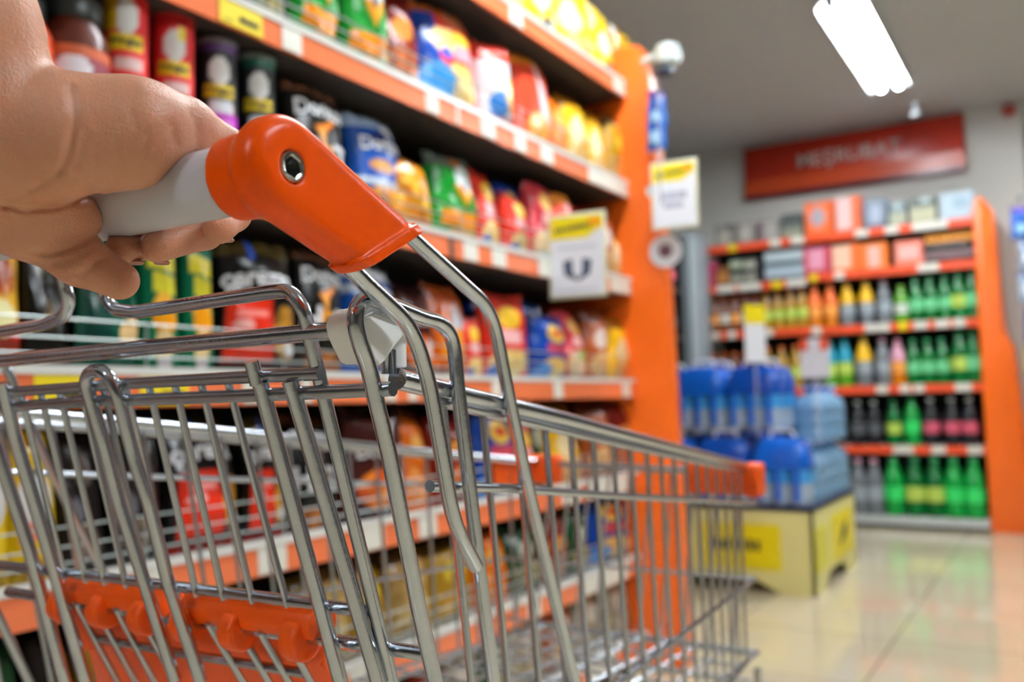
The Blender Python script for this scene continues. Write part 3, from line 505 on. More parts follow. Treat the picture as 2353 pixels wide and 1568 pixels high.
CLR = liquid('clear_drink', '#8b9296'); DK = liquid('dark_drink', '#2f2f33')
CW = mat('white_cap', '#d9e0dc', rough=.35, var=.03); CG = mat('green_cap', '#3f9a66', rough=.35, var=.03); CY_ = mat('yellow_sleeve', '#f2bc14', rough=.35, var=.04)
CP = mat('pink_label', '#dba0b4', rough=.4, var=.05); CO = mat('orange_sleeve', '#f2702a', rough=.35, var=.04); CT = mat('teal_sleeve', '#0d8fa8', rough=.35, var=.05)
LGm = mat('pale_green_label', '#6cc48a', rough=.4, var=.1, vscale=30); LYm = mat('lime_label', '#b8cf5a', rough=.4, var=.1, vscale=30); LGr = mat('grey_label', '#9aa4ac', rough=.4, var=.08)
LRed = mat('red_pink_label', '#c8566c', rough=.4, var=.1); LOr = mat('orange_label', '#f6a24a', rough=.4, var=.08); LBr = mat('green_bright_label', '#2fce62', rough=.4, var=.08); LWh = mat('white_label', '#d6dcd2', rough=.4, var=.08)
BK = {
 'green': (bottle_proto(G1, CG, LGm, 'green'), 'green soda bottle'), 'green_lime': (bottle_proto(G1, CG, LYm, 'green_lime'), 'green soda bottle with lime label'),
 'green_br': (bottle_proto(G2, CG, LBr, 'green_bright'), 'bright green soda bottle'),
 'orange': (bottle_proto(OR, CO, LOr, 'orange', CO), 'orange soda bottle with orange neck'), 'yellow_grey': (bottle_proto(CLR, CY_, LGr, 'yellow_grey', CY_), 'clear bottle with yellow neck'),
 'pink_clear': (bottle_proto(CLR, CP, LGr, 'pink_clear'), 'clear bottle with pink cap'), 'lime': (bottle_proto(GL, mat('lime_cap', '#8fd04a', rough=.4, var=.04), LWh, 'lime', H=.25), 'short lime green bottle'),
 'teal': (bottle_proto(GL, CT, LYm, 'teal', CT), 'lime bottle with teal neck'), 'orange_pink': (bottle_proto(OR, CP, LOr, 'orange_pink', CP), 'orange bottle with pink neck'),
 'dark': (bottle_proto(DK, CW, mat('dark_grey_label', '#55585c', rough=.4, var=.1), 'dark'), 'dark cola bottle'), 'dark_pink': (bottle_proto(DK, CW, LRed, 'dark_pink'), 'dark bottle with pink red label'),
 'yellow': (bottle_proto(YE, CO, LYm, 'yellow'), 'yellow juice bottle'), 'brown': (bottle_proto(BR, CO, LOr, 'brown'), 'amber juice bottle'), 'peach': (bottle_proto(BR, CO, LWh, 'peach'), 'peach juice bottle with white label'),
}
ROWN = {0: 'bottom shelf', 1: 'second shelf up', 2: 'third shelf up', 3: 'fourth shelf up', 4: 'fifth shelf up', 5: 'top shelf'}
seen = {}
def uniq(lab, place):
    k = (lab, place); seen[k] = seen.get(k, 0) + 1; i = seen[k]
    return lab + ', ' + place + (', ' + ordinal(i - 1) + ' from left')
def bottles(levels, lv, items, bay, yoff=.06):
    for (key, px, h) in items:
        (b, c, l, n), look = BK[key]
        y = DY + yoff; x = x_on_y(px, y, 905 - (levels[lv] + .15 - EYE) * 340)
        o = obj('soda_bottle', b); tag(o, uniq(look, bay + ' bay ' + ROWN[lv]), 'bottle', 'bottles on the ' + bay + ' drinks bay')
        o.location = (x, y, levels[lv] + .001); s = h / .29; o.scale = (s * 1.17, s * 1.17, s); o.rotation_euler[2] = rnd.uniform(0, 6)
        obj('cap', c, o); obj('label', l, o)
        if n: obj('neck_sleeve', n, o)
R = 'right'; Lb = 'left'
bottles(RB, 3, [('orange', 1871, .31), ('orange', 1907, .31), ('yellow_grey', 1946, .31), ('yellow_grey', 1990, .31), ('pink_clear', 2031, .31), ('lime', 2070, .30), ('green', 2104, .31), ('green', 2137, .31), ('green', 2171, .31), ('green_lime', 2203, .33), ('green', 2235, .33)], R)
bottles(RB, 2, [('teal', 1908, .33), ('teal', 1941, .34), ('yellow_grey', 1985, .34), ('pink_clear', 2029, .33), ('orange_pink', 2064, .32), ('green', 2098, .31), ('green', 2131, .31), ('green', 2165, .31), ('green_lime', 2206, .35), ('green', 2238, .35)], R)
bottles(RB, 1, [('dark', 1972, .31), ('dark', 2009, .31), ('green_lime', 2054, .31), ('green_br', 2096, .33), ('dark_pink', 2140, .32), ('dark_pink', 2188, .32), ('dark_pink', 2229, .32)], R)
bottles(RB, 0, [('pink_clear', 1974, .38), ('pink_clear', 2011, .38), ('green_br', 2056, .40), ('green_lime', 2104, .40), ('green_lime', 2150, .40), ('green_br', 2194, .40), ('green_br', 2240, .40)], R, .02)
bottles(LB, 3, [('brown', 1642, .27), ('peach', 1664, .27), ('brown', 1688, .27), ('peach', 1712, .27), ('brown', 1735, .26), ('yellow', 1760, .28), ('yellow', 1787, .28), ('yellow', 1815, .29), ('yellow', 1842, .29)], Lb)
bottles(LB, 2, [('peach', 1640, .28), ('brown', 1664, .28), ('brown', 1688, .28), ('brown', 1712, .28), ('yellow', 1764, .31), ('yellow', 1797, .31), ('yellow', 1828, .31)], Lb)
# boxes and small packs on the upper shelves
def carton(px0, px1, levels, lv, h, ops, label, d=.16, yoff=.02):
    zc = 905 - (levels[lv] + h / 2 - EYE) * 340; x0 = x_on_y(px0, DY + yoff, zc); x1 = x_on_y(px1, DY + yoff, zc)
    nu, nv = 20, 20; u, v = grid_uv(nu, nv); W = x1 - x0
    t = thing('drink_carton', label, 'carton', ((x0 + x1) / 2, DY + yoff, levels[lv] + .001), 0, 'cartons on the drinks shelves')
    vs = np.stack([u * W / 2, np.full_like(u, -.0006), v * h], 1); fs = [(j * nu + i, j * nu + i + 1, (j + 1) * nu + i + 1, (j + 1) * nu + i) for j in range(nv - 1) for i in range(nu - 1)]
    me = bpy.data.meshes.new('front_print'); me.from_pydata(vs.tolist(), [], fs); me.materials.append(M_CARTON); set_print(me, paint(ops, u, v, 5)); obj('front_print', me, t)
    MB().bb(-W / 2, W / 2, 0, d, 0, h).build('carton_body', mat('carton_' + ops[0][1][1:], ops[0][1], rough=.5, var=.04), t, bevel=.002)
bx = [('#e0622c', '#d9d4d6', 'orange carton with grey ring')]
carton(1848, 1910, RB, 5, .245, [('fill', '#e8662a'), ('ring', -.05, .55, .75, .4, '#e08a70'), ('ell', -.05, .55, .45, .26, '#a8a4b0')], 'orange carton with grey round print, top shelf above the joint of the bays')
carton(1916, 1975, RB, 5, .255, [('fill', '#ea7048'), ('rect', -.8, .35, .1, 1, '#e6c4c0')], 'pink and orange carton, top shelf beside the grey round print')
carton(1984, 2034, RB, 5, .21, [('fill', '#7c8898'), ('ell', .1, .5, .5, .35, '#aab4c6'), ('band', 0, .12, '#4a5a68')], 'slate blue carton, top shelf middle')
carton(2042, 2082, RB, 5, .17, [('fill', '#6e7c80'), ('band', .1, .55, '#a9ac94'), ('ell', 0, .85, .4, .14, '#b8c8c8')], 'grey green pack, top shelf, left of its pair')
carton(2092, 2150, RB, 5, .18, [('fill', '#5c6660'), ('band', .1, .6, '#b4b494'), ('ell', .2, .9, .4, .1, '#c8d8d6')], 'olive grey pack, top shelf beside the pale blue carton')
carton(2162, 2238, RB, 5, .185, [('fill', '#b4c8d4'), ('ell', .2, .6, .5, .2, '#93aebd')], 'pale blue carton, top shelf nearest the orange end panel')
carton(1640, 1684, LB, 5, .17, [('fill', '#85827c'), ('ell', 0, .4, .6, .35, '#aaa69a'), ('ell', .5, .85, .3, .14, '#4c4c4c')], 'grey pack at the left end of the top shelf')
carton(1690, 1732, LB, 5, .165, [('fill', '#8c8880'), ('ell', 0, .5, .6, .4, '#b0aca6')], 'light grey pack, top shelf, second of the grey packs')
carton(1740, 1788, LB, 5, .16, [('fill', '#94908a'), ('rect', -.9, -.5, 0, 1, '#78606a'), ('ell', .2, .5, .5, .4, '#aca8a2')], 'grey pack with mauve stripe on the top shelf')
carton(1794, 1842, LB, 5, .185, [('fill', '#5c625e'), ('band', 0, .4, '#8e8f7c'), ('band', .7, .85, '#3a403e')], 'dark grey pack on top shelf left of the orange carton')
carton(1846, 1906, RB, 4, .2, [('fill', '#c84a60'), ('rect', -.6, .5, .2, .9, '#e09ab0'), ('band', 0, .12, '#a83a40')], 'pink carton on the fifth shelf at the bay joint')
carton(1911, 1976, RB, 4, .195, [('fill', '#ec7032'), ('rect', -.9, .3, .15, .95, '#f0c4a8')], 'orange carton with cream panel on the fifth shelf')
carton(1980, 2038, RB, 4, .185, [('fill', '#ee7c30'), ('rect', -.5, .4, .1, .85, '#e8b4a8')], 'orange carton with pink panel on the fifth shelf')
carton(2056, 2120, RB, 4, .175, [('fill', '#e88068'), ('rect', -.7, .7, .3, .8, '#f0b0a8')], 'salmon carton on the fifth shelf beside small dark bottles')
carton(1618, 1640, LB, 4, .2, [('fill', '#b83a64')], 'narrow magenta carton at left end of the fifth shelf')
carton(1644, 1672, LB, 4, .15, [('fill', '#8a5a2c'), ('band', .3, .6, '#b87a3a')], 'brown pack on fifth shelf beside the magenta carton')
for k, (px, lk, op) in enumerate([(1690, 'green white', [('fill', '#3a3f3a'), ('band', .65, .9, '#a8b49a'), ('band', .1, .4, '#8f9484')]), (1722, 'grey white', [('fill', '#40433f'), ('band', .62, .88, '#b0b0a0'), ('band', .1, .4, '#9a988c')])]):
    carton(px - 14, px + 14, LB, 4, .2, op, lk + ' multipack on the fifth shelf of the left bay')
for k, px in enumerate([1770, 1800, 1830]):
    carton(px - 15, px + 15, LB, 4, .225, [('fill', '#3a4650'), ('band', .68, .95, '#b8c8cc'), ('band', .12, .48, '#a9bac4')], 'white and blue multipack on left bay fifth shelf, ' + ordinal(k) + ' from left')
SMb = MB().lathe([(.02, 0), (.022, .004), (.022, .10), (.012, .14), (.010, .165)], 12).mesh('bottle_small', mat('dark_glass', '#2c1d18', rough=.15, coat=.4, var=.1))
SMc = MB().lathe([(.019, .13), (.019, .176), (.016, .18)], 10).mesh('cap', mat('amber_cap', '#d08a2c', rough=.4, var=.1))
SMl = MB().lathe([(.0226, .03), (.0226, .07)], 12).mesh('label', mat('mauve_label', '#8a7478', rough=.5, var=.1))
for k, px in enumerate([2132, 2147, 2162, 2177, 2192, 2207, 2222, 2236]):
    o = obj('small_bottle', SMb, None, (x_on_y(px, DY + .05, 560), DY + .05, RB[4] + .001)); tag(o, 'small dark bottle with amber cap on right bay fifth shelf, ' + ordinal(k) + ' from left', 'bottle', 'small dark bottles')
    o.scale = (1.1, 1.1, 1.1); obj('cap', SMc, o); obj('label', SMl, o)

# ------------------------------------------------------------------ red sign over the drinks
sg = thing('wall_sign', 'long red hanging sign lettered MEŞRUBAT above the drinks shelves', 'sign', (-1.33, BACKY - .03, 2.5))
MB().bb(-.80, .80, -.03, .0, 0, .42).build('sign_board', mat('sign_red', '#a5250f', rough=.3, var=.04), sg, bevel=.004)
MB().bb(-.80, .80, -.033, -.03, .035, .15).build('lower_band', mat('sign_orange', '#b8441c', rough=.3, var=.05), sg)
MB().bb(-.80, .80, -.033, -.03, 0, .035).build('bottom_band', mat('sign_maroon', '#5a1020', rough=.3, var=.05), sg)
obj('lettering', text_mesh('sign_lettering', 'MEŞRUBAT', .15, mat('sign_grey_text', '#b8a5a0', rough=.4, var=.03), .02, lambda a: np.stack([a[:, 0], np.full(len(a), -.0335), a[:, 1] + .245], 1)), sg)

# ------------------------------------------------------------------ pallet box with water
pb = thing('pallet_box', 'pale yellow pallet box with yellow price posters under the water bottles', 'box', (-1.52, 4.65, 0))
M_PBOX = mat('pale_yellow_card', '#e6df96', rough=.5, var=.03, vscale=4); M_POSTER = mat('yellow_poster', '#ecd90c', rough=.4, var=.03)
PX0, PX1, PY0, PY1, PH = -.52, .50, -.46, .46, .385
box = MB(); fr = [(PX0, PY0, .0), (PX0 + .2, PY0, .0), (PX0 + .3, PY0, .07), (PX1 - .3, PY0, .07), (PX1 - .16, PY0, 0), (PX1, PY0, 0), (PX1, PY0, PH), (PX0, PY0, PH)]
box.prism(fr, (0, .015, 0)); box.prism([(x, PY1 - .015, z) for x, y, z in fr], (0, .015, 0))
sd = [(PX1, PY0, 0), (PX1, PY0 + .2, 0), (PX1, PY0 + .3, .07), (PX1, PY1 - .3, .07), (PX1, PY1 - .2, 0), (PX1, PY1, 0), (PX1, PY1, PH), (PX1, PY0, PH)]
box.prism(sd, (-.015, 0, 0)); box.prism([(PX0 + .015, y, z) for x, y, z in sd], (-.015, 0, 0)); box.bb(PX0, PX1, PY0, PY1, PH - .01, PH)
box.build('box_wall', M_PBOX, pb)
MB().bb(PX0, PX1, PY0 - .002, PY1, PH, PH + .02).build('dark_edge', mat('navy_tray', '#2c3450', rough=.5, var=.05), pb)
for (x0, x1, z0, z1) in [(-.02, .35, .105, .315), (-.47, -.08, .105, .315)]:
    p = MB().bb(x0, x1, PY0 - .004, PY0, z0, z1).build('poster', M_POSTER, pb)
    ink = MB(); rr = random.Random(3); xx = x0 + .03
    while xx < x1 - .1: ww = rr.uniform(.012, .028); ink.bb(xx, xx + ww, PY0 - .006, PY0 - .004, z0 + .085, z0 + .085 + rr.uniform(.045, .06)); xx += ww + .012
    ink.build('print', M_INK, p)
p = MB().bb(PX1, PX1 + .004, -.1, .36, .1, .32).build('poster', M_POSTER, pb)
MB().prism([(PX1 + .004, .05, .15), (PX1 + .004, .2, .2), (PX1 + .004, .24, .27), (PX1 + .004, .12, .24)], (.002, 0, 0)).build('print', M_INK, p)
p = MB().bb(PX1, PX1 + .004, -.44, -.2, .1, .3).build('poster', mat('pale_poster', '#e0d84a', rough=.4, var=.03), pb)
M_WATER = mat('water_bottle_plastic', '#c6dcf2', rough=.12, trans=.3, var=.06, vscale=12)
M_WRAP = mat('blue_print_wrap', '#0f5fc8', rough=.2, var=.18, vscale=9, bump=.4, bscale=30)
M_WRAPD = mat('deep_blue_wrap', '#0b48a8', rough=.22, var=.18, vscale=9, bump=.4, bscale=30)
M_WLAB = mat('water_label', '#3f9ade', rough=.3, var=.1)
WB = MB().lathe([(.038, 0), (.042, .006), (.042, .06), (.040, .065), (.042, .07), (.042, .2), (.036, .24), (.018, .275), (.014, .285)], 14).mesh('water_bottle', M_WATER)
WCAP = MB().lathe([(.0165, .283), (.0165, .302), (.014, .304)], 10).mesh('bottle_cap', M_WRAP)
WL = MB().lathe([(.0425, .1), (.0425, .17)], 14).mesh('bottle_label', M_WLAB)
def rrect(hw, hd, r, n=4):
    out = []
    for (sx, sy, a0) in [(1, 1, 0), (-1, 1, 90), (-1, -1, 180), (1, -1, 270)]:
        for i in range(n + 1):
            a = math.radians(a0 + 90 * i / n); out.append((sx * (hw - r) + r * math.cos(a), sy * (hd - r) + r * math.sin(a)))
    return out
def loft(rings):
    m = MB(); n = len(rings[0][0]); vs = []; fs = []
    for (ring, z) in rings: vs += [(x, y, z) for x, y in ring]
    for i in range(len(rings) - 1):
        for k in range(n): fs.append((i * n + k, i * n + (k + 1) % n, (i + 1) * n + (k + 1) % n, (i + 1) * n + k))
    return m.add(vs, fs + [tuple(range((len(rings) - 1) * n, len(rings) * n))])
WR = loft([(rrect(.131, .089, .04), .165), (rrect(.132, .090, .04), .215), (rrect(.122, .08, .04), .26), (rrect(.10, .06, .035), .30), (rrect(.06, .04, .03), .312)]).mesh('shrink_wrap', M_WRAP)
WR2 = loft([(rrect(.131, .089, .04), .17), (rrect(.132, .090, .04), .215), (rrect(.122, .08, .04), .26), (rrect(.10, .06, .035), .30), (rrect(.06, .04, .03), .312)]).mesh('shrink_wrap', M_WRAPD)
WBAND = MB().tube([(-.115, -.091, .0), (-.115, -.091, .2), (-.09, -.06, .28)], .004, 6).mesh('wrap_seam', M_WRAP)
HND = MB().tube([(-.06, 0, .30), (-.05, 0, .345), (.05, 0, .345), (.06, 0, .30)], .008, 8, fillet=.02).mesh('carry_handle', mat('handle_tape', '#dfe6ee', rough=.4, var=.03))
BLS = MB()
for s in (-.087, 0.0, .087): BLS.bb(s - .014, s + .014, -.094, -.088, .02, .17)
BLS = BLS.mesh('wrap_stripe', M_WRAP)
def pack(x, y, z, rz, label, k=0):
    t = thing('water_pack', label, 'water pack', (x, y, z), rz, 'blue wrapped water packs')
    for i in (-1, 0, 1):
        for j in (-1, 1):
            b = obj('water_bottle', WB, t, (i * .086, j * .044, 0))
            if j < 0 or i > 0: obj('bottle_cap', WCAP, b); obj('bottle_label', WL, b)
    obj('shrink_wrap', WR if k % 2 == 0 else WR2, t); obj('carry_handle', HND, t); obj('wrap_stripe', BLS, t)
Z1 = PH + .021; bx0 = -1.52
pk = 0
for r_, yy in enumerate([4.29, 4.48, 4.67, 4.86]):
    for c_, xx in enumerate([-1.17, -1.445, -1.72]):
        if r_ > 0 and c_ == 0: continue
        pack(xx, yy, Z1, rnd.uniform(-.05, .05), 'blue water pack in lower layer, %s row from the front, %s from right' % (ordinal(r_), ordinal(c_)), pk); pk += 1
for r_, yy in enumerate([4.38, 4.57, 4.76]):
    for c_, xx in enumerate([-1.31, -1.58]):
        if r_ == 2: xx -= .3
        pack(xx, yy, Z1 + .35, rnd.uniform(-.08, .08), 'blue water pack on upper layer, %s row from the front, %s from right' % (ordinal(r_), ordinal(c_)), pk); pk += 1
M_BIG = mat('big_bottle_plastic', '#8cbfe6', rough=.1, trans=.35, var=.06, vscale=6)
BIG = loft([(rrect(.08, .08, .05), 0), (rrect(.085, .085, .05), .02), (rrect(.085, .085, .05), .07), (rrect(.079, .079, .05), .08), (rrect(.085, .085, .05), .09), (rrect(.085, .085, .05), .15), (rrect(.079, .079, .05), .16), (rrect(.085, .085, .05), .17), (rrect(.085, .085, .05), .21), (rrect(.07, .07, .05), .265), (rrect(.032, .032, .03), .292), (rrect(.025, .025, .022), .31)]).mesh('big_bottle', M_BIG)
BCAP = MB().lathe([(.029, .305), (.029, .33), (.025, .333)], 14).mesh('cap', M_WRAP)
BHN = MB().tube([(-.03, 0, .31), (-.045, 0, .345), (.045, 0, .345), (.03, 0, .31)], .006, 8, fillet=.02).mesh('handle', mat('pale_handle', '#cfe0ee', rough=.4, var=.03))
n_ = 0
for (x, y, z, lab) in [(-1.115, 4.48, 0, 'lower layer behind the front water pack'), (-1.115, 4.66, 0, 'lower layer, second from the front'), (-1.115, 4.84, 0, 'lower layer, third from the front'), (-1.115, 5.02, 0, 'lower layer farthest back'), (-1.115, 4.66, .275, 'upper layer at the aisle edge, nearest'), (-1.115, 4.84, .275, 'upper layer at the aisle edge, middle'), (-1.115, 5.02, .275, 'upper layer at the aisle edge, farthest')]:
    zz = Z1 + z
    o = obj('big_water_bottle', BIG, None, (x, y, zz)); o.scale = (1, 1, .82); o.rotation_euler[2] = rnd.uniform(-.1, .1); tag(o, 'large light blue water bottle, ' + lab, 'water bottle', 'large water bottles'); obj('cap', BCAP, o); obj('handle', BHN, o)

# ------------------------------------------------------------------ grey cabinet, far shelf unit, signs, hanging bits
gc = thing('cabinet', 'tall plain grey cabinet left of the drinks shelves', 'cabinet', (-2.58, 6.35, 0))
M_GREY = mat('grey_cabinet_paint', '#8d999f', rough=.35, var=.03, vscale=2)
MB().bb(-.33, .30, -.15, .18, .06, 2.13).build('cabinet_body', M_GREY, gc, bevel=.01)
MB().bb(-.30, .27, -.13, .16, 0, .06).build('plinth', M_BACK, gc)
MB().bb(.265, .30, -.164, -.15, .1, 2.1).build('edge_trim', mat('pale_trim', '#bcc8ca', rough=.3, var=.03), gc, bevel=.004)
fu = thing('far_shelf_unit', 'partly hidden orange edged shelf unit between the post and grey cabinet', 'shelf unit', (-2.49, 5.16, 0))
MB().bb(-.45, .45, .17, .19, 0, 1.95).build('back_panel', M_BACK, fu); MB().bb(-.45, -.42, -.02, .17, 0, 1.95).build('side_panel', M_BACK, fu)
FZ = [.1, .42, .75, 1.02, 1.3, 1.6]
for z in FZ:
    s = MB().bb(-.42, .45, 0, .17, z - .02, z).build('shelf', M_UNDER, fu); MB().bb(-.42, .455, -.012, 0, z - .035, z + .005).build('price_strip', M_DSTRIP, s)
for k, (z, key) in enumerate([(.75, 'green'), (1.02, 'lime'), (1.3, 'dark'), (.42, 'green_lime'), (1.6, 'dark_pink')]):
    (b, c, l, n), look = BK[key]
    for q, xx in enumerate([-2.09, -2.18]):
        o = obj('soda_bottle', b, None, (xx, 5.25, z + .001)); o.scale = (.85, .85, .8)
        tag(o, look + ' in gap by orange post, ' + ('aisle side' if q == 0 else 'inner side') , 'bottle', 'bottles on the far shelf unit'); obj('cap', c, o); obj('label', l, o)
def price_sign(loc, W, H, label, rz=0.0, kind=0, hang=None):
    t = thing('price_sign', label, 'sign', loc, rz, 'yellow topped price signs')
    MB().bb(-W / 2, W / 2, 0, .004, 0, H).build('frame', M_SIGNEDGE, t, bevel=.001)
    pp = MB().bb(-W / 2 + .008, W / 2 - .008, -.0012, 0, .008, H - .008).build('paper', M_PAPER, t)
    hd = MB().prism([(-W / 2 + .008, -.0022, H * .70), (W * .18, -.0022, H * .70), (W * .36, -.0022, H * .79), (W / 2 - .008, -.0022, H * .80), (W / 2 - .008, -.0022, H - .01), (-W / 2 + .008, -.0022, H - .01)], (0, .001, 0)).build('header', M_POSTER, t)
    ink = MB(); rr = random.Random(2); x = -W * .38
    while x < W * .2: ww = rr.uniform(.006, .011); ink.bb(x, x + ww, -.003, -.0022, H * .775 + (x + W * .4) * .08, H * .83 + (x + W * .4) * .1); x += ww + .004
    ink.build('print', M_INK, hd)
    MB().bb(W * .2, W * .42, -.003, -.0022, H * .83, H * .93).build('orange_patch', mat('orange_print', '#f0a010', rough=.4, var=.03), hd)
    if kind == 0:   # two dark lobes joined in a point, with faint lines above and below
        em = MB()
        for s in (-1, 1): em.prism([(s * W * .25, -.002, H * .43), (s * W * .09, -.002, H * .46), (s * W * .08, -.002, H * .29), (s * W * .02, -.002, H * .24), (0, -.002, H * .19), (s * W * .22, -.002, H * .27)], (0, .001, 0))
        em.build('emblem', M_NAVY, pp)
        ln = MB(); ln.bb(-W * .34, W * .34, -.002, -.001, H * .58, H * .605); ln2 = MB(); ln2.bb(-W * .36, W * .36, -.002, -.001, H * .08, H * .1); ln2.build('fine_print', mat('faint_ink', '#c3cbda', rough=.5, var=.05), pp); ln.build('print', mat('faint_ink', '#c3cbda', rough=.5, var=.05), pp)
    else:
        ln = MB(); rr = random.Random(4)
        for (zz, hh, a, b) in [(.43, .11, -.27, .25), (.30, .09, -.22, .2)]:
            x = W * a
            while x < W * b: ww = rr.uniform(.007, .012); ln.bb(x, x + ww, -.002, -.001, H * zz, H * (zz + hh)); x += ww + .004
        ln.build('print', M_GREYINK, pp)
    if hang: MB().box(hang[0], hang[1]).build('clip', mat('sign_clip', '#c9d6d2', rough=.3, var=.04), t)
    return t
p = onp(1327, 685, (GX + .07, 0, 0), EXV)
def signsize(px0, px1, py0, py1, t): return (px1 - px0) * t / F, (py1 - py0) * t / F
t_ = 2.62; P_ = at(1329, 684, t_); W_, H_ = signsize(1258, 1398, 487, 684, t_)
price_sign(tuple(P_), W_, H_, 'yellow topped price sign with dark emblem, clipped to the shelf before the orange post', .14, 0, ((-W_ * .5, .03, H_ * .52), (.06, .06, .03)))
t_ = 3.0; P_ = at(1552, 525, t_); W_, H_ = signsize(1497, 1606, 365, 523, t_)
price_sign(tuple(P_), W_, H_, 'yellow topped price sign with grey text, right of the orange post', .12, 1, ((-W_ * .5, .02, H_ * .6), (.03, .04, .03)))
rt = thing('round_tag', 'round white tag with dark centre below the sign on the post', 'tag', tuple(at(1529, 577, 3.10)), .1)
MB().lathe([(.058, 0), (.058, .004)], 32, axis=1).build('disc', M_PAPER, rt); MB().lathe([(.024, -.001), (.024, 0)], 24, axis=1).build('print', mat('plum_ink', '#7a5a6c', rough=.5, var=.1), rt)
# head and hanging pouches at the post top
hb = thing('clip_holder', 'white rounded clip holder at the top of the orange post', 'clip holder', tuple(at(1508, 140, 3.05)), 0)
MB().tube([(-.05, 0, .005), (.0, 0, .012), (.045, 0, .0)], [.014, .018, .03], 14).build('arm', mat('pale_clip', '#c6d3d2', rough=.25, var=.05), hb)
MB().lathe([(.02, -.03), (.042, -.02), (.046, .01), (.04, .04), (.02, .05)], 18, (.042, 0, 0)).build('head', mat('pale_clip', '#c6d3d2'), hb)
MB().lathe([(.036, -.05), (.04, -.022)], 18, (.02, 0, -.0)).build('dark_cup', M_SOCKET, hb)
MB().bb(-.004, .004, .0, .003, -.5, -.03).build('hanging_strip', M_CLEAR, hb)
for k, (px, py, key, lab) in enumerate([(1512, 300, 'tube_blue', 'small blue pouch hanging right of the orange post, upper'), (1510, 345, 'tube_blue', 'small blue pouch hanging right of the orange post, lower')]):
    q = at(px, py, 3.06); put_bag(key, tuple(q), 0, lab, 'pouches hanging by the orange post', W=.075, H=.14)
cs = thing('clip_strip', 'hanging strip of pouches beside the orange end panel at right edge', 'clip strip', (-.19, 6.37, 2.05))
MB().prism([(-.006, 0, .06), (.006, 0, .06), (.07, 0, -1.9), (.058, 0, -1.9)], (0, .003, 0)).build('strip', M_CLEAR, cs); MB().lathe([(.012, .05), (.012, .08)], 12).build('hook', M_SOCKET, cs)
for k, (z, key) in enumerate([(1.86, 'tube_blue'), (1.66, 'tube_grey'), (1.46, 'tube_grey'), (1.22, 'tube_blue'), (1.0, 'yellow_lab'), (.78, 'brown_tan'), (.56, 'tube_grey'), (.32, 'yellow_lab')]):
    put_bag(key, (-.19 + (k % 2) * .02 + (1.9 - z) * .035, 6.35, z), 0, DES[key][0] + ' on the strip at right edge, ' + ordinal(k) + ' from top', 'pouches on the strip at right', W=.13, H=.2, D=.05, name='snack_pouch')
al = thing('alarm', 'small red round alarm high on the back wall at right', 'alarm', (-.245, BACKY - .002, 2.89)); MB().lathe([(.045, 0), (.045, -.03), (.03, -.045)], 20, axis=1).build('alarm_body', mat('alarm_red', '#a8301c', rough=.4, var=.05), al); MB().lathe([(.012, -.045), (.01, -.05)], 12, axis=1).build('lens', M_CAP, al)
# signs standing in the water
ps = thing('price_stand', 'narrow white price card stand with yellow top between the water packs', 'sign', (-1.275, 4.28, .72), .95)
MB().tube([(0, .006, 0), (0, .006, .50)], .006, 8).build('pole', M_CLEAR, ps); MB().bb(-.06, .06, 0, .004, .36, .64).build('card', M_PAPER, ps); MB().bb(-.06, .06, -.002, .0, .55, .64).build('header', M_POSTER, ps)
ps = thing('price_stand', 'white card with orange header standing by the large water bottles', 'sign', (-1.05, 4.50, .97), .1)
MB().tube([(0, .014, -.3), (0, .014, .06)], .008, 8).build('pole', M_CLEAR, ps); MB().bb(-.068, .068, 0, .004, .03, .225).build('card', M_PAPER, ps); MB().bb(-.068, .068, -.002, 0, .165, .225).build('header', M_DSTRIP, ps); MB().bb(-.03, .025, -.003, 0, .155, .225).build('header_panel', M_PAPER, ps)
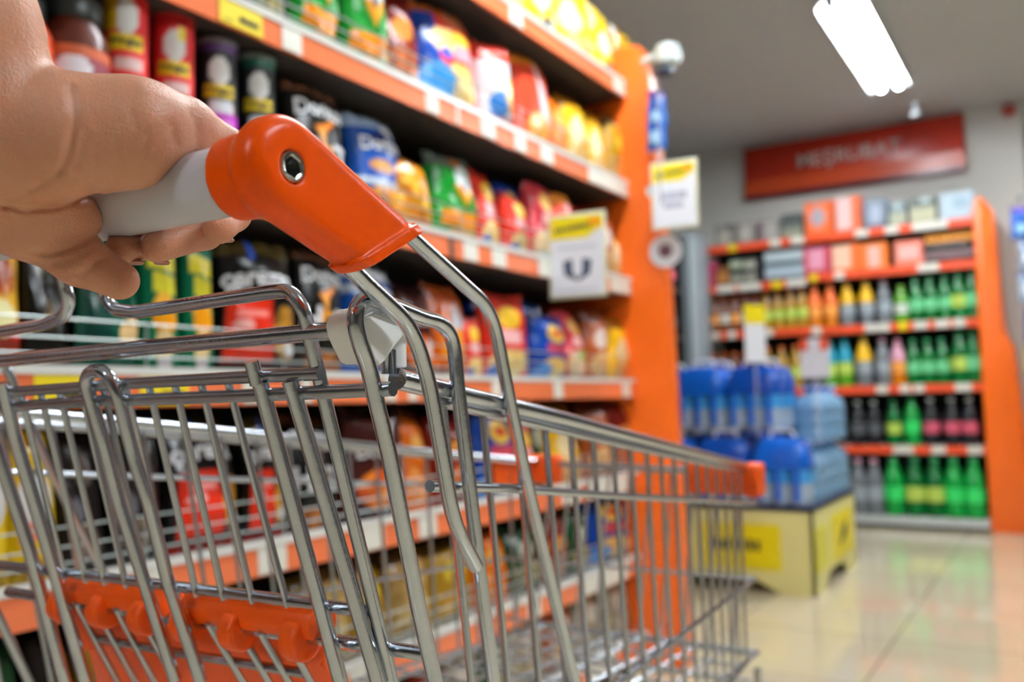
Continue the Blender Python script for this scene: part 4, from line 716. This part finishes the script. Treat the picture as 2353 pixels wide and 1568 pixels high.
# ------------------------------------------------------------------ implicit surfaces for moulded plastic and skin
def surface_nets(sdf, lo, hi, h):
    ax = [np.arange(lo[i], hi[i] + h, h, dtype=np.float32) for i in range(3)]
    G = np.stack(np.meshgrid(*ax, indexing='ij'), -1); sh = G.shape[:3]
    D = sdf(G.reshape(-1, 3)).reshape(sh).astype(np.float32)
    nx, ny, nz = [s - 1 for s in sh]; S = D < 0
    cs = [(i, j, k) for i in (0, 1) for j in (0, 1) for k in (0, 1)]
    sub = lambda A, c: A[c[0]:c[0] + nx, c[1]:c[1] + ny, c[2]:c[2] + nz]
    cnt = sum(sub(S, c).astype(np.int8) for c in cs); act = (cnt > 0) & (cnt < 8)
    idx = np.full((nx, ny, nz), -1, np.int64); ii = np.argwhere(act); idx[act] = np.arange(len(ii))
    acc = np.zeros((len(ii), 3)); num = np.zeros(len(ii))
    for a in range(8):
        for b in range(a + 1, 8):
            if sum(abs(p - q) for p, q in zip(cs[a], cs[b])) != 1: continue
            da, db = sub(D, cs[a])[act], sub(D, cs[b])[act]; m = (da < 0) != (db < 0)
            t = np.where(m, da / np.where(m, da - db, 1), 0)[:, None]
            acc += (np.array(cs[a]) + t * (np.array(cs[b]) - np.array(cs[a]))) * m[:, None]; num += m
    V = (ii + acc / num[:, None]) * h + np.array(lo)
    F_ = []
    for axis in range(3):
        u, v = [(1, 2), (2, 0), (0, 1)][axis]
        lo_ = [slice(None)] * 3; hi_ = [slice(None)] * 3; lo_[axis] = slice(0, -1); hi_[axis] = slice(1, None)
        A, B = S[tuple(lo_)], S[tuple(hi_)]; e = np.argwhere(A != B); s = A[A != B]
        ok = (e[:, u] > 0) & (e[:, v] > 0) & (e[:, u] < sh[u] - 1) & (e[:, v] < sh[v] - 1); e = e[ok]; s = s[ok]
        q = []
        for du, dv in ((-1, -1), (0, -1), (0, 0), (-1, 0)):
            c = e.copy(); c[:, u] += du; c[:, v] += dv; q.append(idx[c[:, 0], c[:, 1], c[:, 2]])
        q = np.stack(q, 1); q[~s] = q[~s][:, ::-1]; F_.append(q)
    return V, np.concatenate(F_)
def mesh_from(V, Fq, name, m):
    me = bpy.data.meshes.new(name); me.from_pydata(V.tolist(), [], Fq.tolist()); me.materials.append(m)
    me.polygons.foreach_set('use_smooth', [True] * len(me.polygons)); me.update(); return me
def smin(a, b, k):
    h = np.clip(.5 + .5 * (b - a) / k, 0, 1); return b * (1 - h) + a * h - k * h * (1 - h)
def cap(P, a, b, ra, rb):
    a = np.array(a, np.float32); ab = np.array(b, np.float32) - a; t = np.clip(((P - a) @ ab) / (ab @ ab + 1e-12), 0, 1)
    return np.sqrt((((P - a) - t[:, None] * ab) ** 2).sum(1)) - (ra + (rb - ra) * t)
def segd(P, a, b): return cap(P, a, b, 0, 0)

# ------------------------------------------------------------------ the trolley
cart = thing('shopping_trolley', 'wire shopping trolley with white handle bar, orange handle sleeve and orange seat flap', 'shopping trolley', (-.64, .9, 0))
CV = Vector(cart.location)
def inc(o): o.location = -CV; return o
CXM = -.64
def mir(p): return np.array([2 * CXM - p[0], p[1], p[2]])
def smooth(pts, n=5):
    P = [np.array(p, float) for p in pts]; out = []
    for i in range(len(P) - 1):
        p0, p1, p2, p3 = P[max(i - 1, 0)], P[i], P[i + 1], P[min(i + 2, len(P) - 1)]
        for k in range(n):
            t = k / n; out.append(.5 * (2 * p1 + (p2 - p0) * t + (2 * p0 - 5 * p1 + 4 * p2 - p3) * t * t + (3 * p1 - p0 - 3 * p2 + p3) * t ** 3))
    return out + [P[-1]]
RA = np.array([-.306, .372, 0]); RB_ = np.array([-.428, 1.43, 0]); _d = (RB_ - RA) / np.linalg.norm(RB_ - RA); NR = np.array([_d[1], -_d[0], 0])   # outward normal of the right side
def PR(px, py, off=0.0): return onp(px, py, RA + NR * off, NR)
def prl(L, off=0.0): return [PR(x, y, off) for x, y in L]
g0 = PR(865, 850, -.0095); g1 = PR(1000, 1568, -.0095); NG = np.cross(np.array([1.0, 0, 0]), g1 - g0); NG /= np.linalg.norm(NG)
if NG[1] > 0: NG = -NG       # toward the person pushing
def PG(L, off=0.0): return [onp(x, y, g0 + NG * off, NG) for x, y in L]
LA = np.array([-.967, .51, 0]); LBp = np.array([-.852, 1.43, 0]); _e = (LBp - LA) / np.linalg.norm(LBp - LA); NL = np.array([_e[1], -_e[0], 0])
def PL(L): return [onp(x, y, LA, NL) for x, y in L]
FYP = 1.425
def PF(L): return [onp(x, y, (0, FYP, 0), EYV) for x, y in L]
W1 = .0047
def both(pts): return [pts, [mir(p) for p in pts]]
# main bent rods: each frame rod a part, on both sides
rodA = prl([(742, 545), (815, 628), (945, 748), (985, 872), (1042, 1205), (1094, 1303)])
rodB = prl([(868, 470), (945, 545), (1131, 713), (1168, 905), (1215, 1130), (1320, 1568)], -.0095)
rodB += [np.array([-.352, .80, .42]), np.array([-.368, .93, .19])]
rodU = prl([(1000, 1568), (962, 1400), (893, 1040)], -.0095) + smooth(prl([(866, 930), (848, 850), (826, 785), (817, 738), (823, 706), (842, 688), (868, 690), (915, 708), (968, 729), (1005, 740), (1030, 762), (1043, 800), (1050, 870)], -.0095)) + prl([(1066, 1010), (1101, 1308), (1134, 1568)], -.0095)
rodU = [np.array([-.318, .53, .19]), np.array([-.312, .455, .60])] + rodU + [np.array([-.335, .62, .45]), np.array([-.345, .70, .19])]
for nm, pts, fl in (('handle_strut', rodA, .022), ('handle_strut', rodB, .022), ('frame_loop', rodU, 0)):
    for P in both(pts): inc(MB().tube(P, W1, 14, fillet=fl).build(nm, M_WIRE, cart))
# rims and side panels
rimU = prl([(913, 871), (1070, 911), (1284, 961), (1400, 991), (1650, 1056), (1738, 1077)], -.019)
rimL = prl([(985, 917), (1146, 955), (1284, 988), (1400, 1016), (1560, 1052), (1736, 1090)], -.019)
w2 = prl([(988, 1118), (1169, 1123), (1400, 1139), (1735, 1157)], -.019)
r3a, r3b = PR(1735, 1331, -.019), PR(1427, 1564, -.019); r4a, r4b = PR(1738, 1497, -.019), PR(1692, 1566, -.019)
def ext(a, b, y): t = (y - a[1]) / (b[1] - a[1]); return a + (b - a) * t
r3 = [r3a, ext(r3a, r3b, .56)]; r4 = [r4a, np.array([-.36, .62, r4a[2] + .03])]
FR = rimU[-1].copy()
for P in both(rimU): inc(MB().tube(P, .0064, 14).build('top_rail', M_WIRE, cart))
def side_verts():
    out = []
    for k in range(19):
        y = .452 + k * .0535
        if y > 1.41: break
        top = np.array([np.interp(y, [p[1] for p in rimL], [p[0] for p in rimL]), y, np.interp(y, [p[1] for p in rimL], [p[2] for p in rimL])])
        lean = max(0, .17 * (1.36 - y) / .9); zb = r4a[2] + .0; yb = y + lean * (top[2] - zb)
        xb = -.306 - .1153 * (yb - .372) - .02
        out.append([top, np.array([xb, yb, zb])])
    return out
sv = side_verts()
s1 = MB()
for P in (rimL, w2): s1.tube(P, .0038, 10)
for P in (r3, r4): s1.tube(P, .0032, 8)
for P in sv: s1.tube(P, .0026, 8)
inc(s1.build('side_panel', M_WIREM, cart))
# far side panel, traced to its own plane
l_rim = PL([(-60, 967), (300, 990), (612, 1016), (984, 1046), (1168, 1056)])
l2 = PL([(-60, 1082), (345, 1096), (895, 1112), (1175, 1120)])
l3 = PL([(500, 1400), (853, 1337), (1064, 1299), (1165, 1283)])
zb = r4a[2]
s2 = MB(); s2.tube(l_rim, .0054, 12); s2.tube(l2, .0036, 8); s2.tube(l3, .0032, 8)
l4 = [np.array([mir(r4[0])[0], FYP, zb]), np.array([-.93, .62, zb + .03])]; s2.tube(l4, .0032, 8)
for k in range(19):
    y = .46 + k * .0525
    if y > 1.42: break
    zt = np.interp(y, [p[1] for p in l_rim], [p[2] for p in l_rim]); xt = np.interp(y, [p[1] for p in l_rim], [p[0] for p in l_rim])
    lean = max(0, .2 * (1.36 - y) / .9); yb = min(FYP, y + lean * (zt - zb)); xb = np.interp(yb, [p[1] for p in l_rim], [p[0] for p in l_rim]) + .012
    s2.tube([np.array([xt + .006, y, zt]), np.array([xb, yb, zb])], .0026, 8)
inc(s2.build('side_panel', M_WIREM, cart))
# front panel
f1 = PF([(1216, 1068), (1290, 1068), (1450, 1075), (1600, 1083), (1736, 1090)]); fz = [PF([(1163, 1283), (1733, 1331)]), PF([(1163, 1422), (1735, 1497)]), PF([(1163, 1503), (1725, 1566)])]
s3 = MB(); s3.tube(f1, .0058, 12)
fw = PF([(1180, 1120), (1735, 1158)]); s3.tube(fw, .0032, 8)
for P in fz: s3.tube(P, .0034, 8)
for k in range(11):
    t = (k + .3) / 11; a = f1[0] + (f1[-1] - f1[0]) * t; b = fz[2][0] + (fz[2][1] - fz[2][0]) * t; s3.tube([a, b], .0026, 8)
inc(s3.build('front_panel', M_WIREM, cart))
# base of the basket
s4 = MB(); zb4 = zb - .002
for k in range(12):
    y = .62 + k * .073; xr = -.306 - .1153 * (y - .372) - .02; s4.tube([(xr, y, zb4 + .035 * (1.42 - y)), (2 * CXM - xr, y, zb4 + .035 * (1.42 - y))], .0028, 8)
for k in range(9): x = -.84 + k * .05; s4.tube([(x, .62, zb4 + .028 + .004), (x, 1.425, zb4 + .004)], .0026, 8)
inc(s4.build('base_panel', M_WIREM, cart))
# orange corner bumpers
fr, fl_ = f1[-1], f1[0]
def bumper(c, sx, lf, ls):
    h = .052; m = MB(); k = .12 * sx
    side = lambda d, off: (c[0] + sx * off + k * d, c[1] - d, 0)   # runs back along the tapering side
    pr = [(c[0] + sx * .012, c[1] + .016, 0), (c[0] - sx * lf, c[1] + .016, 0), (c[0] - sx * lf, c[1] - .010, 0), (c[0] - sx * .012, c[1] - .010, 0), side(ls, -.012), side(ls, .012)]
    m.prism([(x, y, c[2] - .034) for x, y, z in pr], (0, 0, h)); return inc(m.build('corner_bumper', M_ORANGE2, cart, bevel=.005, seg=3))
bumper(fr, 1, .115, .035); bumper(fl_, -1, .065, .11)

# rear gate with its mesh
gate = MB(); WT = .0044
H1 = PG([(-70, 912), (10, 902), (197, 889), (272, 883), (510, 870), (738, 859)]); H2 = PG([(-70, 944), (0, 937), (204, 922), (289, 920), (578, 909), (800, 899), (903, 894)])
frame_ = PG([(908, 1600), (748, 926), (714, 783), (698, 712), (668, 668), (620, 672), (312, 718), (262, 712), (240, 684), (226, 600), (215, 560), (150, 548), (136, 590), (146, 650), (160, 690), (148, 728), (100, 746), (-60, 772)], -.004)
inc(MB().tube(frame_, WT, 12, fillet=.006).build('gate_frame', M_WIRE, cart))
rod = PG([(-90, 838), (800, 757), (820, 755)], -.004); inc(MB().tube(rod + [], .0052, 14).build('hinge_rod', M_WIRE, cart))
for P, r in ((H1, .0040), (H2, .0042)): gate.tube(P, r, 10)
tv = [(54, 105), (99, 152), (143, 196), (194, 246), (245, 297), (296, 350), (350, 405), (410, 466), (471, 530), (534, 602)]
for a, b in tv:
    sl = (b - a) / 225.0; P = PG([(a - sl * 50, 880 + .01 * 1), (a + sl * 460, 1366 + (a - 95) * .13 * .0 + 30)], -.004)
    P = PG([(a - sl * 42, 892 - (a * .045)), (a + sl * 420, 1325 + a * .13)], -.004); gate.tube(P, .0024, 8)
inc(gate.build('gate_mesh', M_WIREM, cart))
for L in ([(598, 880), (785, 1575)], [(667, 876), (872, 1575)], [(6, 880), (33, 1000), (122, 1300), (200, 1580)], [(-30, 960), (0, 1055), (70, 1270), (152, 1580)]):
    inc(MB().tube(PG(L, .004), .0050, 12, fillet=.01).build('gate_rod', M_WIRE, cart))
U2 = PG([(402, 1563), (329, 1329), (272, 1150), (236, 1010), (206, 910), (196, 876), (206, 856), (232, 852), (252, 866), (270, 905), (306, 1045), (340, 1150), (384, 1329), (420, 1438), (462, 1568)], .006)
inc(MB().tube(U2, .0046, 12, fillet=.004).build('gate_loop', M_WIRE, cart))
inc(MB().tube(PG([(578, 831), (592, 884)], .005), .0045, 12).build('gate_peg', M_WIRE, cart))
P1 = PG([(-60, 1292), (95, 1310), (336, 1340), (724, 1389), (858, 1408)], -.006); P2 = PG([(20, 1360), (153, 1382), (453, 1430), (731, 1468), (993, 1505)], -.008)
inc(MB().tube(P1, .0042, 12).build('seat_bar', M_WIRE, cart)); inc(MB().tube(P2, .0044, 12).build('seat_bar', M_WIRE, cart))
# folded child seat under the gate
n2 = np.cross(np.array([1.0, 0, 0]), np.array([0, .72, -1.0])); n2 /= np.linalg.norm(n2)
if n2[1] > 0: n2 = -n2
p2c = P2[2]
def P2p(L, off=0.0): return [onp(x, y, p2c + n2 * off, n2) for x, y in L]
sm = MB()
for (a, b, y0, y1) in [(175, 275, 1388, 1575), (219, 316, 1394, 1575), (267, 360, 1400, 1575), (318, 408, 1408, 1575), (479, 563, 1434, 1575), (548, 622, 1446, 1575), (599, 668, 1454, 1575), (658, 718, 1462, 1575)]: sm.tube(P2p([(a, y0), (b, y1)], .004), .0026, 8)
sm.tube(P2p([(205, 1464), (365, 1493), (702, 1548)], .001), .0036, 8)
inc(sm.build('seat_mesh', M_WIREM, cart))
A0, B0 = P2p([(150, 1383)])[0], P2p([(735, 1468)])[0]
xu = (B0 - A0) / np.linalg.norm(B0 - A0); dn = np.cross(xu, n2); dn = -dn if dn[2] > 0 else dn
seat = MB()
def quad_plate(m, a, b, d0, d1, off, th, flare=0.0):
    q = [a + dn * d0 - n2 * off, b + dn * d0 - n2 * off, b + xu * flare + dn * d1 - n2 * off, a - xu * flare * .2 + dn * d1 - n2 * off]
    m.prism(q, -n2 * th)
wA = np.linalg.norm(B0 - A0)
seat.prism(P2p([(172, 1386), (735, 1470), (800, 1660), (238, 1640)], -.009), -n2 * .005)
seat_o = inc(seat.build('seat_panel', M_ORANGE2, cart, bevel=.002))
def on2(px): return P2p([(px, 1380 + (px - 150) * .146)])[0]
for a, b in ((140, 388), (428, 728)):
    pa, pb_ = on2(a), on2(b); o = MB().tube([pa - n2 * .008 + np.array([0, 0, .003]), pb_ - n2 * .008 + np.array([0, 0, .003])], [.0130, .0130], 16).build('roll', M_ORANGE2, seat_o, bevel=.002)
for px in (150, 242, 338, 436, 548, 690):
    c = on2(px); MB().tube([c - xu * .0075 + np.array([0, 0, -.003]), c + xu * .0075 + np.array([0, 0, -.003])], [.0142, .0142], 18).build('hook', M_ORANGE2, seat_o, bevel=.003, seg=3)
for px, fl2 in ((160, -1), (728, 1)):
    c = on2(px); m = MB(); q = [c + dn * .012 - n2 * .002, c + dn * .012 + xu * fl2 * .004 + n2 * .012, c + dn * .05 + xu * fl2 * .018 + n2 * .012, c + dn * .055 - n2 * .002]; m.prism(q, xu * .003 * fl2); m.build('side_tab', M_ORANGE2, seat_o, bevel=.001)
# left lower wires of the side seen at the frame edge
# white hinge block
hp = [(800, 745), (806, 722), (824, 708), (842, 706), (858, 700), (880, 692), (905, 702), (928, 735), (936, 766), (925, 780), (908, 800), (890, 830), (872, 841), (858, 826), (846, 838), (834, 832), (818, 800), (806, 772)]
hin = inc(MB().prism(prl(hp, -.0145), NR * -.016).build('hinge_block', M_WHITEP, cart, bevel=.0028, seg=3))
pt = [(836, 742), (846, 724), (862, 716), (880, 724), (900, 716), (926, 738), (930, 762), (908, 792), (884, 832), (874, 841), (862, 826), (846, 780)]
MB().prism(prl(pt, -.0122), NR * -.004).build('hinge_plate', M_WHITEP, hin, bevel=.0016, seg=3)
c = PR(912, 806, -.024); MB().tube([c + np.array([0, 0, .012]), c - np.array([0, 0, .010])], .0058, 10).build('hinge_tab', M_WHITEP, hin, bevel=.001)
c = PR(893, 828, -.024); MB().tube([c + np.array([0, 0, .006]), c - np.array([0, 0, .008])], .0046, 12).build('hinge_pin', M_WIRE, hin)

# handle bar and its orange sleeves
bolt = PR(674, 383, .0135); KX = bolt[0] - .0135
HY, HZ = bolt[1], bolt[2]; BR_ = .0163
hb_ = inc(MB().tube([(KX - .004, HY, HZ), (2 * CXM - KX + .004, HY, HZ)], BR_, 40).build('handle_bar', M_HANDLE, cart))
K0 = np.array([KX, HY, HZ]); E0 = np.array([KX - .004, HY + .0951, HZ - .0325]); CUT = np.array([HY + .0995, HZ - .0108]); CN = np.array([.485, -.874], np.float32)
def sleeve_sdf(P):
    P = P.astype(np.float32)
    q = P[:, 1:]; a = (K0[1:] + np.array([.002, .0012])).astype(np.float32); ab = (E0 - K0)[1:].astype(np.float32) - np.array([.002, .0012], np.float32); Lq = np.sqrt(ab @ ab); t = ((q - a) @ ab) / Lq
    ux = ab / Lq; s = (q - a) @ np.array([-ux[1], ux[0]], np.float32)
    tt = np.clip(t, 0, Lq + .05); rr = .0236 - .035 * tt; cut = (q - CUT.astype(np.float32)) @ CN
    d2 = np.sqrt((t - tt) ** 2 + s ** 2) - rr
    xc = KX - .004 * np.clip(t / Lq, 0, 1)
    def ext_(d, hx, rnd_):
        wx = np.abs(P[:, 0] - xc - .0032) - hx + rnd_; dd = d + rnd_
        return np.minimum(np.maximum(dd, wx), 0) + np.sqrt(np.maximum(dd, 0) ** 2 + np.maximum(wx, 0) ** 2) - rnd_
    body = ext_(d2, .0105, .0088); body = np.maximum(body, cut)
    lip = ext_(np.maximum(d2 - .0022, -1), .0125, .0098); lip = np.maximum(np.maximum(lip, cut - .0008), -.0050 - cut)
    body = smin(body, lip, .0025)
    dx_ = P[:, 0] - (KX - .0); rad = np.sqrt((P[:, 1] - HY) ** 2 + (P[:, 2] - HZ) ** 2)
    col_ = np.maximum(rad - .0193, np.abs(P[:, 0] - (KX - .0105)) - .011)
    rim2 = np.maximum(rad - .0208, np.abs(P[:, 0] - (KX - .005)) - .006)
    body = smin(body, col_, .0022)
    bo = np.sqrt((P[:, 1] - HY) ** 2 + (P[:, 2] - HZ) ** 2) - .0075; body = np.maximum(body, -np.maximum(bo, (KX + .0045) - P[:, 0]))
    return body
lo = np.array([KX - .05, HY - .04, min(E0[2], HZ) - .045]); hi = np.array([KX + .022, E0[1] + .04, HZ + .034])
V, Fq = surface_nets(sleeve_sdf, lo, hi, .0009)
def laplace(V, Fq, it):
    n = len(V)
    for _ in range(it):
        acc = np.zeros_like(V); c = np.zeros(n)
        for i in range(4):
            for j in (1, 3): np.add.at(acc, Fq[:, i], V[Fq[:, (i + j) % 4]]); np.add.at(c, Fq[:, i], 1)
        V = V * .4 + .6 * acc / c[:, None]
    return V
V = laplace(V, Fq, 2)
for flip in (0, 1):
    V2 = V.copy(); F2 = Fq
    if flip: V2[:, 0] = 2 * CXM - V2[:, 0]; F2 = Fq[:, ::-1]
    sl = inc(obj('handle_sleeve', mesh_from(V2, F2, 'handle_sleeve', M_ORANGE), cart))
    fx = lambda x: 2 * CXM - x if flip else x
    sg_ = -1 if flip else 1
    b = MB(); bx_ = KX + .0122
    rings = [(.0071, bx_ - .003), (.0071, bx_ + .0006), (.0066, bx_ + .0014), (.0054, bx_ + .0014)]
    n = 36; vs = []; fs = []
    for r, x in rings:
        for k in range(n): a_ = 2 * math.pi * k / n; vs.append((fx(x), HY + r * math.cos(a_), HZ + r * math.sin(a_)))
    for x in (bx_ + .0008, bx_ - .006):   # hexagonal socket
        for k in range(n):
            a_ = 2 * math.pi * k / n; r = .0050 * math.cos(math.pi / 6) / math.cos((a_ + .35) % (math.pi / 3) - math.pi / 6); vs.append((fx(x), HY + r * math.cos(a_), HZ + r * math.sin(a_)))
    for i in range(5):
        for k in range(n): fs.append((i * n + k, i * n + (k + 1) % n, (i + 1) * n + (k + 1) % n, (i + 1) * n + k))
    b.add(vs, fs); b.add([vs[5 * n + k] for k in range(n)], [tuple(range(n))])
    bo_ = b.build('bolt', M_BOLT, sl)
    MB().lathe([(.0052, fx(bx_ - .0062)), (.0052, fx(bx_ - .0058))], 24, (0, HY, HZ), axis=0).build('socket', M_SOCKET, bo_)
# chassis and castors under the basket
for P in both([np.array([-.318, .50, .19]), np.array([-.37, .95, .19]), np.array([-.425, 1.38, .17])]): inc(MB().tube(P, .010, 12).build('chassis_tube', M_WIRE, cart))
inc(MB().tube([(-.318, .52, .19), (2 * CXM + .318, .52, .19)], .009, 12).build('cross_tube', M_WIRE, cart)); inc(MB().tube([(-.42, 1.36, .17), (2 * CXM + .42, 1.36, .17)], .009, 12).build('cross_tube', M_WIRE, cart))
for P in both([np.array([-.419, 1.348, zb]), np.array([-.422, 1.36, .17])]): inc(MB().tube(P, .0055, 10).build('front_strut', M_WIRE, cart))
for (x, y, top) in ((-.32, .53, .19), (2 * CXM + .32, .53, .19), (-.42, 1.35, .17), (2 * CXM + .42, 1.35, .17)):
    cst = inc(MB().bb(x - .022, x + .022, y - .03, y + .03, .115, top).build('castor_fork', M_WIRE, cart, bevel=.004))
    MB().lathe([(.02, -.012), (.058, -.014), (.0625, -.008), (.0625, .008), (.058, .014), (.02, .012)], 24, (x, y - .01, .0625), axis=0).build('wheel', M_TYRE, cst)
# ------------------------------------------------------------------ the hand and forearm on the handle bar
def A(px, py, t): return at(px, py, t)
def hand_sdf(P):
    P = P.astype(np.float32); pm = lambda *a: tuple(a)
    def C(a, b, ra, rb): return cap(P, A(*a), A(*b), ra, rb)
    # forearm, wrist and heel of the hand
    d = C((-390, -480, .36), (-130, 50, .385), .042, .034)
    d = smin(d, C((-130, 50, .385), (-30, 260, .395), .034, .030), .02)
    heel = C((-60, 250, .392), (10, 285, .395), .031, .029)
    d = smin(d, heel, .012)
    # thenar mass and thumb
    th = C((150, 312, .402), (318, 304, .412), .0295, .0238)
    th = smin(th, C((318, 304, .412), (425, 296, .425), .0232, .0148), .010)
    tip = C((425, 300, .427), (520, 334, .444), .0138, .0098)
    th = smin(th, tip, .006)
    d = smin(d, th, .0045)
    # lower palm
    lp = C((-120, 418, .41), (60, 492, .425), .027, .0185); lp = smin(lp, C((60, 500, .425), (158, 508, .432), .0185, .0150), .01)
    d = smin(d, lp, .006)
    d = smin(d, C((-60, 360, .40), (60, 440, .42), .03, .022), .012)
    # little finger
    f0 = C((85, 540, .43), (185, 598, .432), .0130, .0126); f0 = smin(f0, C((185, 598, .432), (274, 645, .436), .0122, .0096), .004)
    d = smin(d, f0, .005)
    # back of the hand behind the bar
    bk = C((-40, 260, .42), (250, 300, .475), .024, .018)
    d = smin(d, bk, .02)
    def finger(pts, rs, k=.004):
        r = None
        for a, b, ra, rb in zip(pts, pts[1:], rs, rs[1:]):
            c = C(a, b, ra, rb); r = c if r is None else smin(r, c, k)
        return r
    ring = finger([(250, 310, .475), (330, 390, .51), (420, 490, .505), (400, 545, .482), (285, 568, .456)], [.013, .0105, .0098, .0094, .0088])
    mid = finger([(310, 310, .475), (400, 390, .505), (480, 470, .50), (470, 533, .478), (360, 566, .452)], [.013, .0105, .0098, .0092, .0085])
    ind = finger([(360, 310, .47), (450, 360, .495), (518, 430, .492), (535, 492, .472), (504, 524, .452)], [.0125, .0105, .0096, .009, .0082])
    for f in (ring, mid, ind): d = smin(d, f, .0025)
    # skin folds
    def fold(L, depth, wd):
        q = None
        for a, b in zip(L, L[1:]):
            s = segd(P, A(*a), A(*b)); q = s if q is None else np.minimum(q, s)
        return depth * np.exp(-(q / wd) ** 2)
    S_ = -.0008
    def near(L, t): return [(x, y, t) for x, y in L]
    for L, tt, dep, wd in FOLDS: d = d + fold_s(P, L, dep, wd)
    # pressed against the bar and sleeve
    rad = np.sqrt((P[:, 1] - HY) ** 2 + (P[:, 2] - HZ) ** 2); d = np.maximum(d, -(rad - BR_ + .0002))
    col_ = np.maximum(rad - .0205, (KX - .0222) - P[:, 0]); d = np.maximum(d, -(col_ - .0002))
    return d
def fold_s(P, L, depth, wd):
    # groove acting along the sight line: distance to the curve measured across it
    c = (P - CAM.astype(np.float32)) @ MC.T.astype(np.float32)
    u = np.stack([CX + F * c[:, 0] / c[:, 2], CY + F * c[:, 1] / c[:, 2]], 1)
    q = np.full(len(P), 1e9, np.float32)
    for a, b in zip(L, L[1:]):
        a = np.array(a, np.float32); ab = np.array(b, np.float32) - a; t = np.clip(((u - a) @ ab) / (ab @ ab), 0, 1)
        q = np.minimum(q, ((u - a - t[:, None] * ab) ** 2).sum(1))
    return np.where(c[:, 2] < .46, depth * np.exp(-q / wd ** 2), 0).astype(np.float32)
FOLDS = [([(163, 205), (169, 240), (170, 290), (158, 345), (140, 392)], 0, .0020, 9), ([(196, 300), (186, 350), (172, 384)], 0, .0009, 8), ([(222, 330), (214, 370)], 0, .0006, 7), ([(270, 320), (272, 365)], 0, .0005, 7), ([(330, 300), (332, 350)], 0, .0005, 7), ([(300, 250), (306, 290)], 0, .0004, 7),
         ([(140, 392), (90, 425), (30, 462), (-30, 500)], 0, .0012, 7), ([(226, 446), (140, 476), (60, 484), (-20, 468)], 0, .0020, 6), ([(405, 332), (396, 308), (392, 285)], 0, .0012, 9), ([(440, 262), (450, 290), (452, 320), (450, 345)], 0, .0008, 8), ([(480, 300), (490, 318)], 0, .0003, 4),
         ([(76, 578), (110, 584), (150, 576), (190, 560), (222, 540)], 0, .0015, 8), ([(120, 606), (170, 596), (214, 570)], 0, .0010, 8), ([(180, 632), (212, 612), (228, 596)], 0, .0014, 8),
         ([(318, 606), (322, 570), (330, 540)], 0, .0012, 5)]
HLO = A(-440, -500, .36) - .06; 
lo = np.array([-.66, .05, .92]); hi = np.array([-.24, .36, 1.22])
def fix_bounds():
    pts = [A(-420, -480, .36), A(-150, 40, .385), A(520, 334, .444), A(274, 645, .436), A(420, 490, .505), A(560, 500, .472), A(-120, 440, .41)]
    m = np.stack(pts); return m.min(0) - .046, m.max(0) + .046
lo, hi = fix_bounds()
V, Fq = surface_nets(hand_sdf, lo, hi, .0012)
V = laplace(V, Fq, 2)
def skin():
    m = mat('skin', '#cf9577', rough=.38, sss=.25, var=.10, vscale=45, bump=0)
    nt = m.node_tree; b = nt.nodes['Principled BSDF']; tc = nt.nodes.new('ShaderNodeTexCoord')
    v = nt.nodes.new('ShaderNodeTexVoronoi'); v.inputs['Scale'].default_value = 900; n = nt.nodes.new('ShaderNodeTexNoise'); n.inputs['Scale'].default_value = 350; n.inputs['Detail'].default_value = 4
    ad = nt.nodes.new('ShaderNodeMath'); ad.operation = 'ADD'; bp = nt.nodes.new('ShaderNodeBump'); bp.inputs['Strength'].default_value = .35; bp.inputs['Distance'].default_value = .0006
    nt.links.new(tc.outputs['Object'], v.inputs['Vector']); nt.links.new(tc.outputs['Object'], n.inputs['Vector']); nt.links.new(v.outputs[0], ad.inputs[0]); nt.links.new(n.outputs[0], ad.inputs[1]); nt.links.new(ad.outputs[0], bp.inputs['Height']); nt.links.new(bp.outputs[0], b.inputs['Normal'])
    return m
hand = obj('person', mesh_from(V, Fq, 'person', skin()))
tag(hand, 'person at left edge, bare forearm and left hand gripping the white handle bar', 'person')
M_NAIL = mat('fingernail', '#b9836a', rough=.35, coat=.3, var=.04)
for (px, py, t) in ((312, 604, .459), (372, 604, .458), (520, 552, .458)):
    c = A(px, py, t); m = MB(); m.lathe([(.001, -.0012), (.0035, -.0008), (.0042, 0), (.0035, .0008), (.001, .0012)], 16, tuple(c)); m.build('fingernail', M_NAIL, hand)
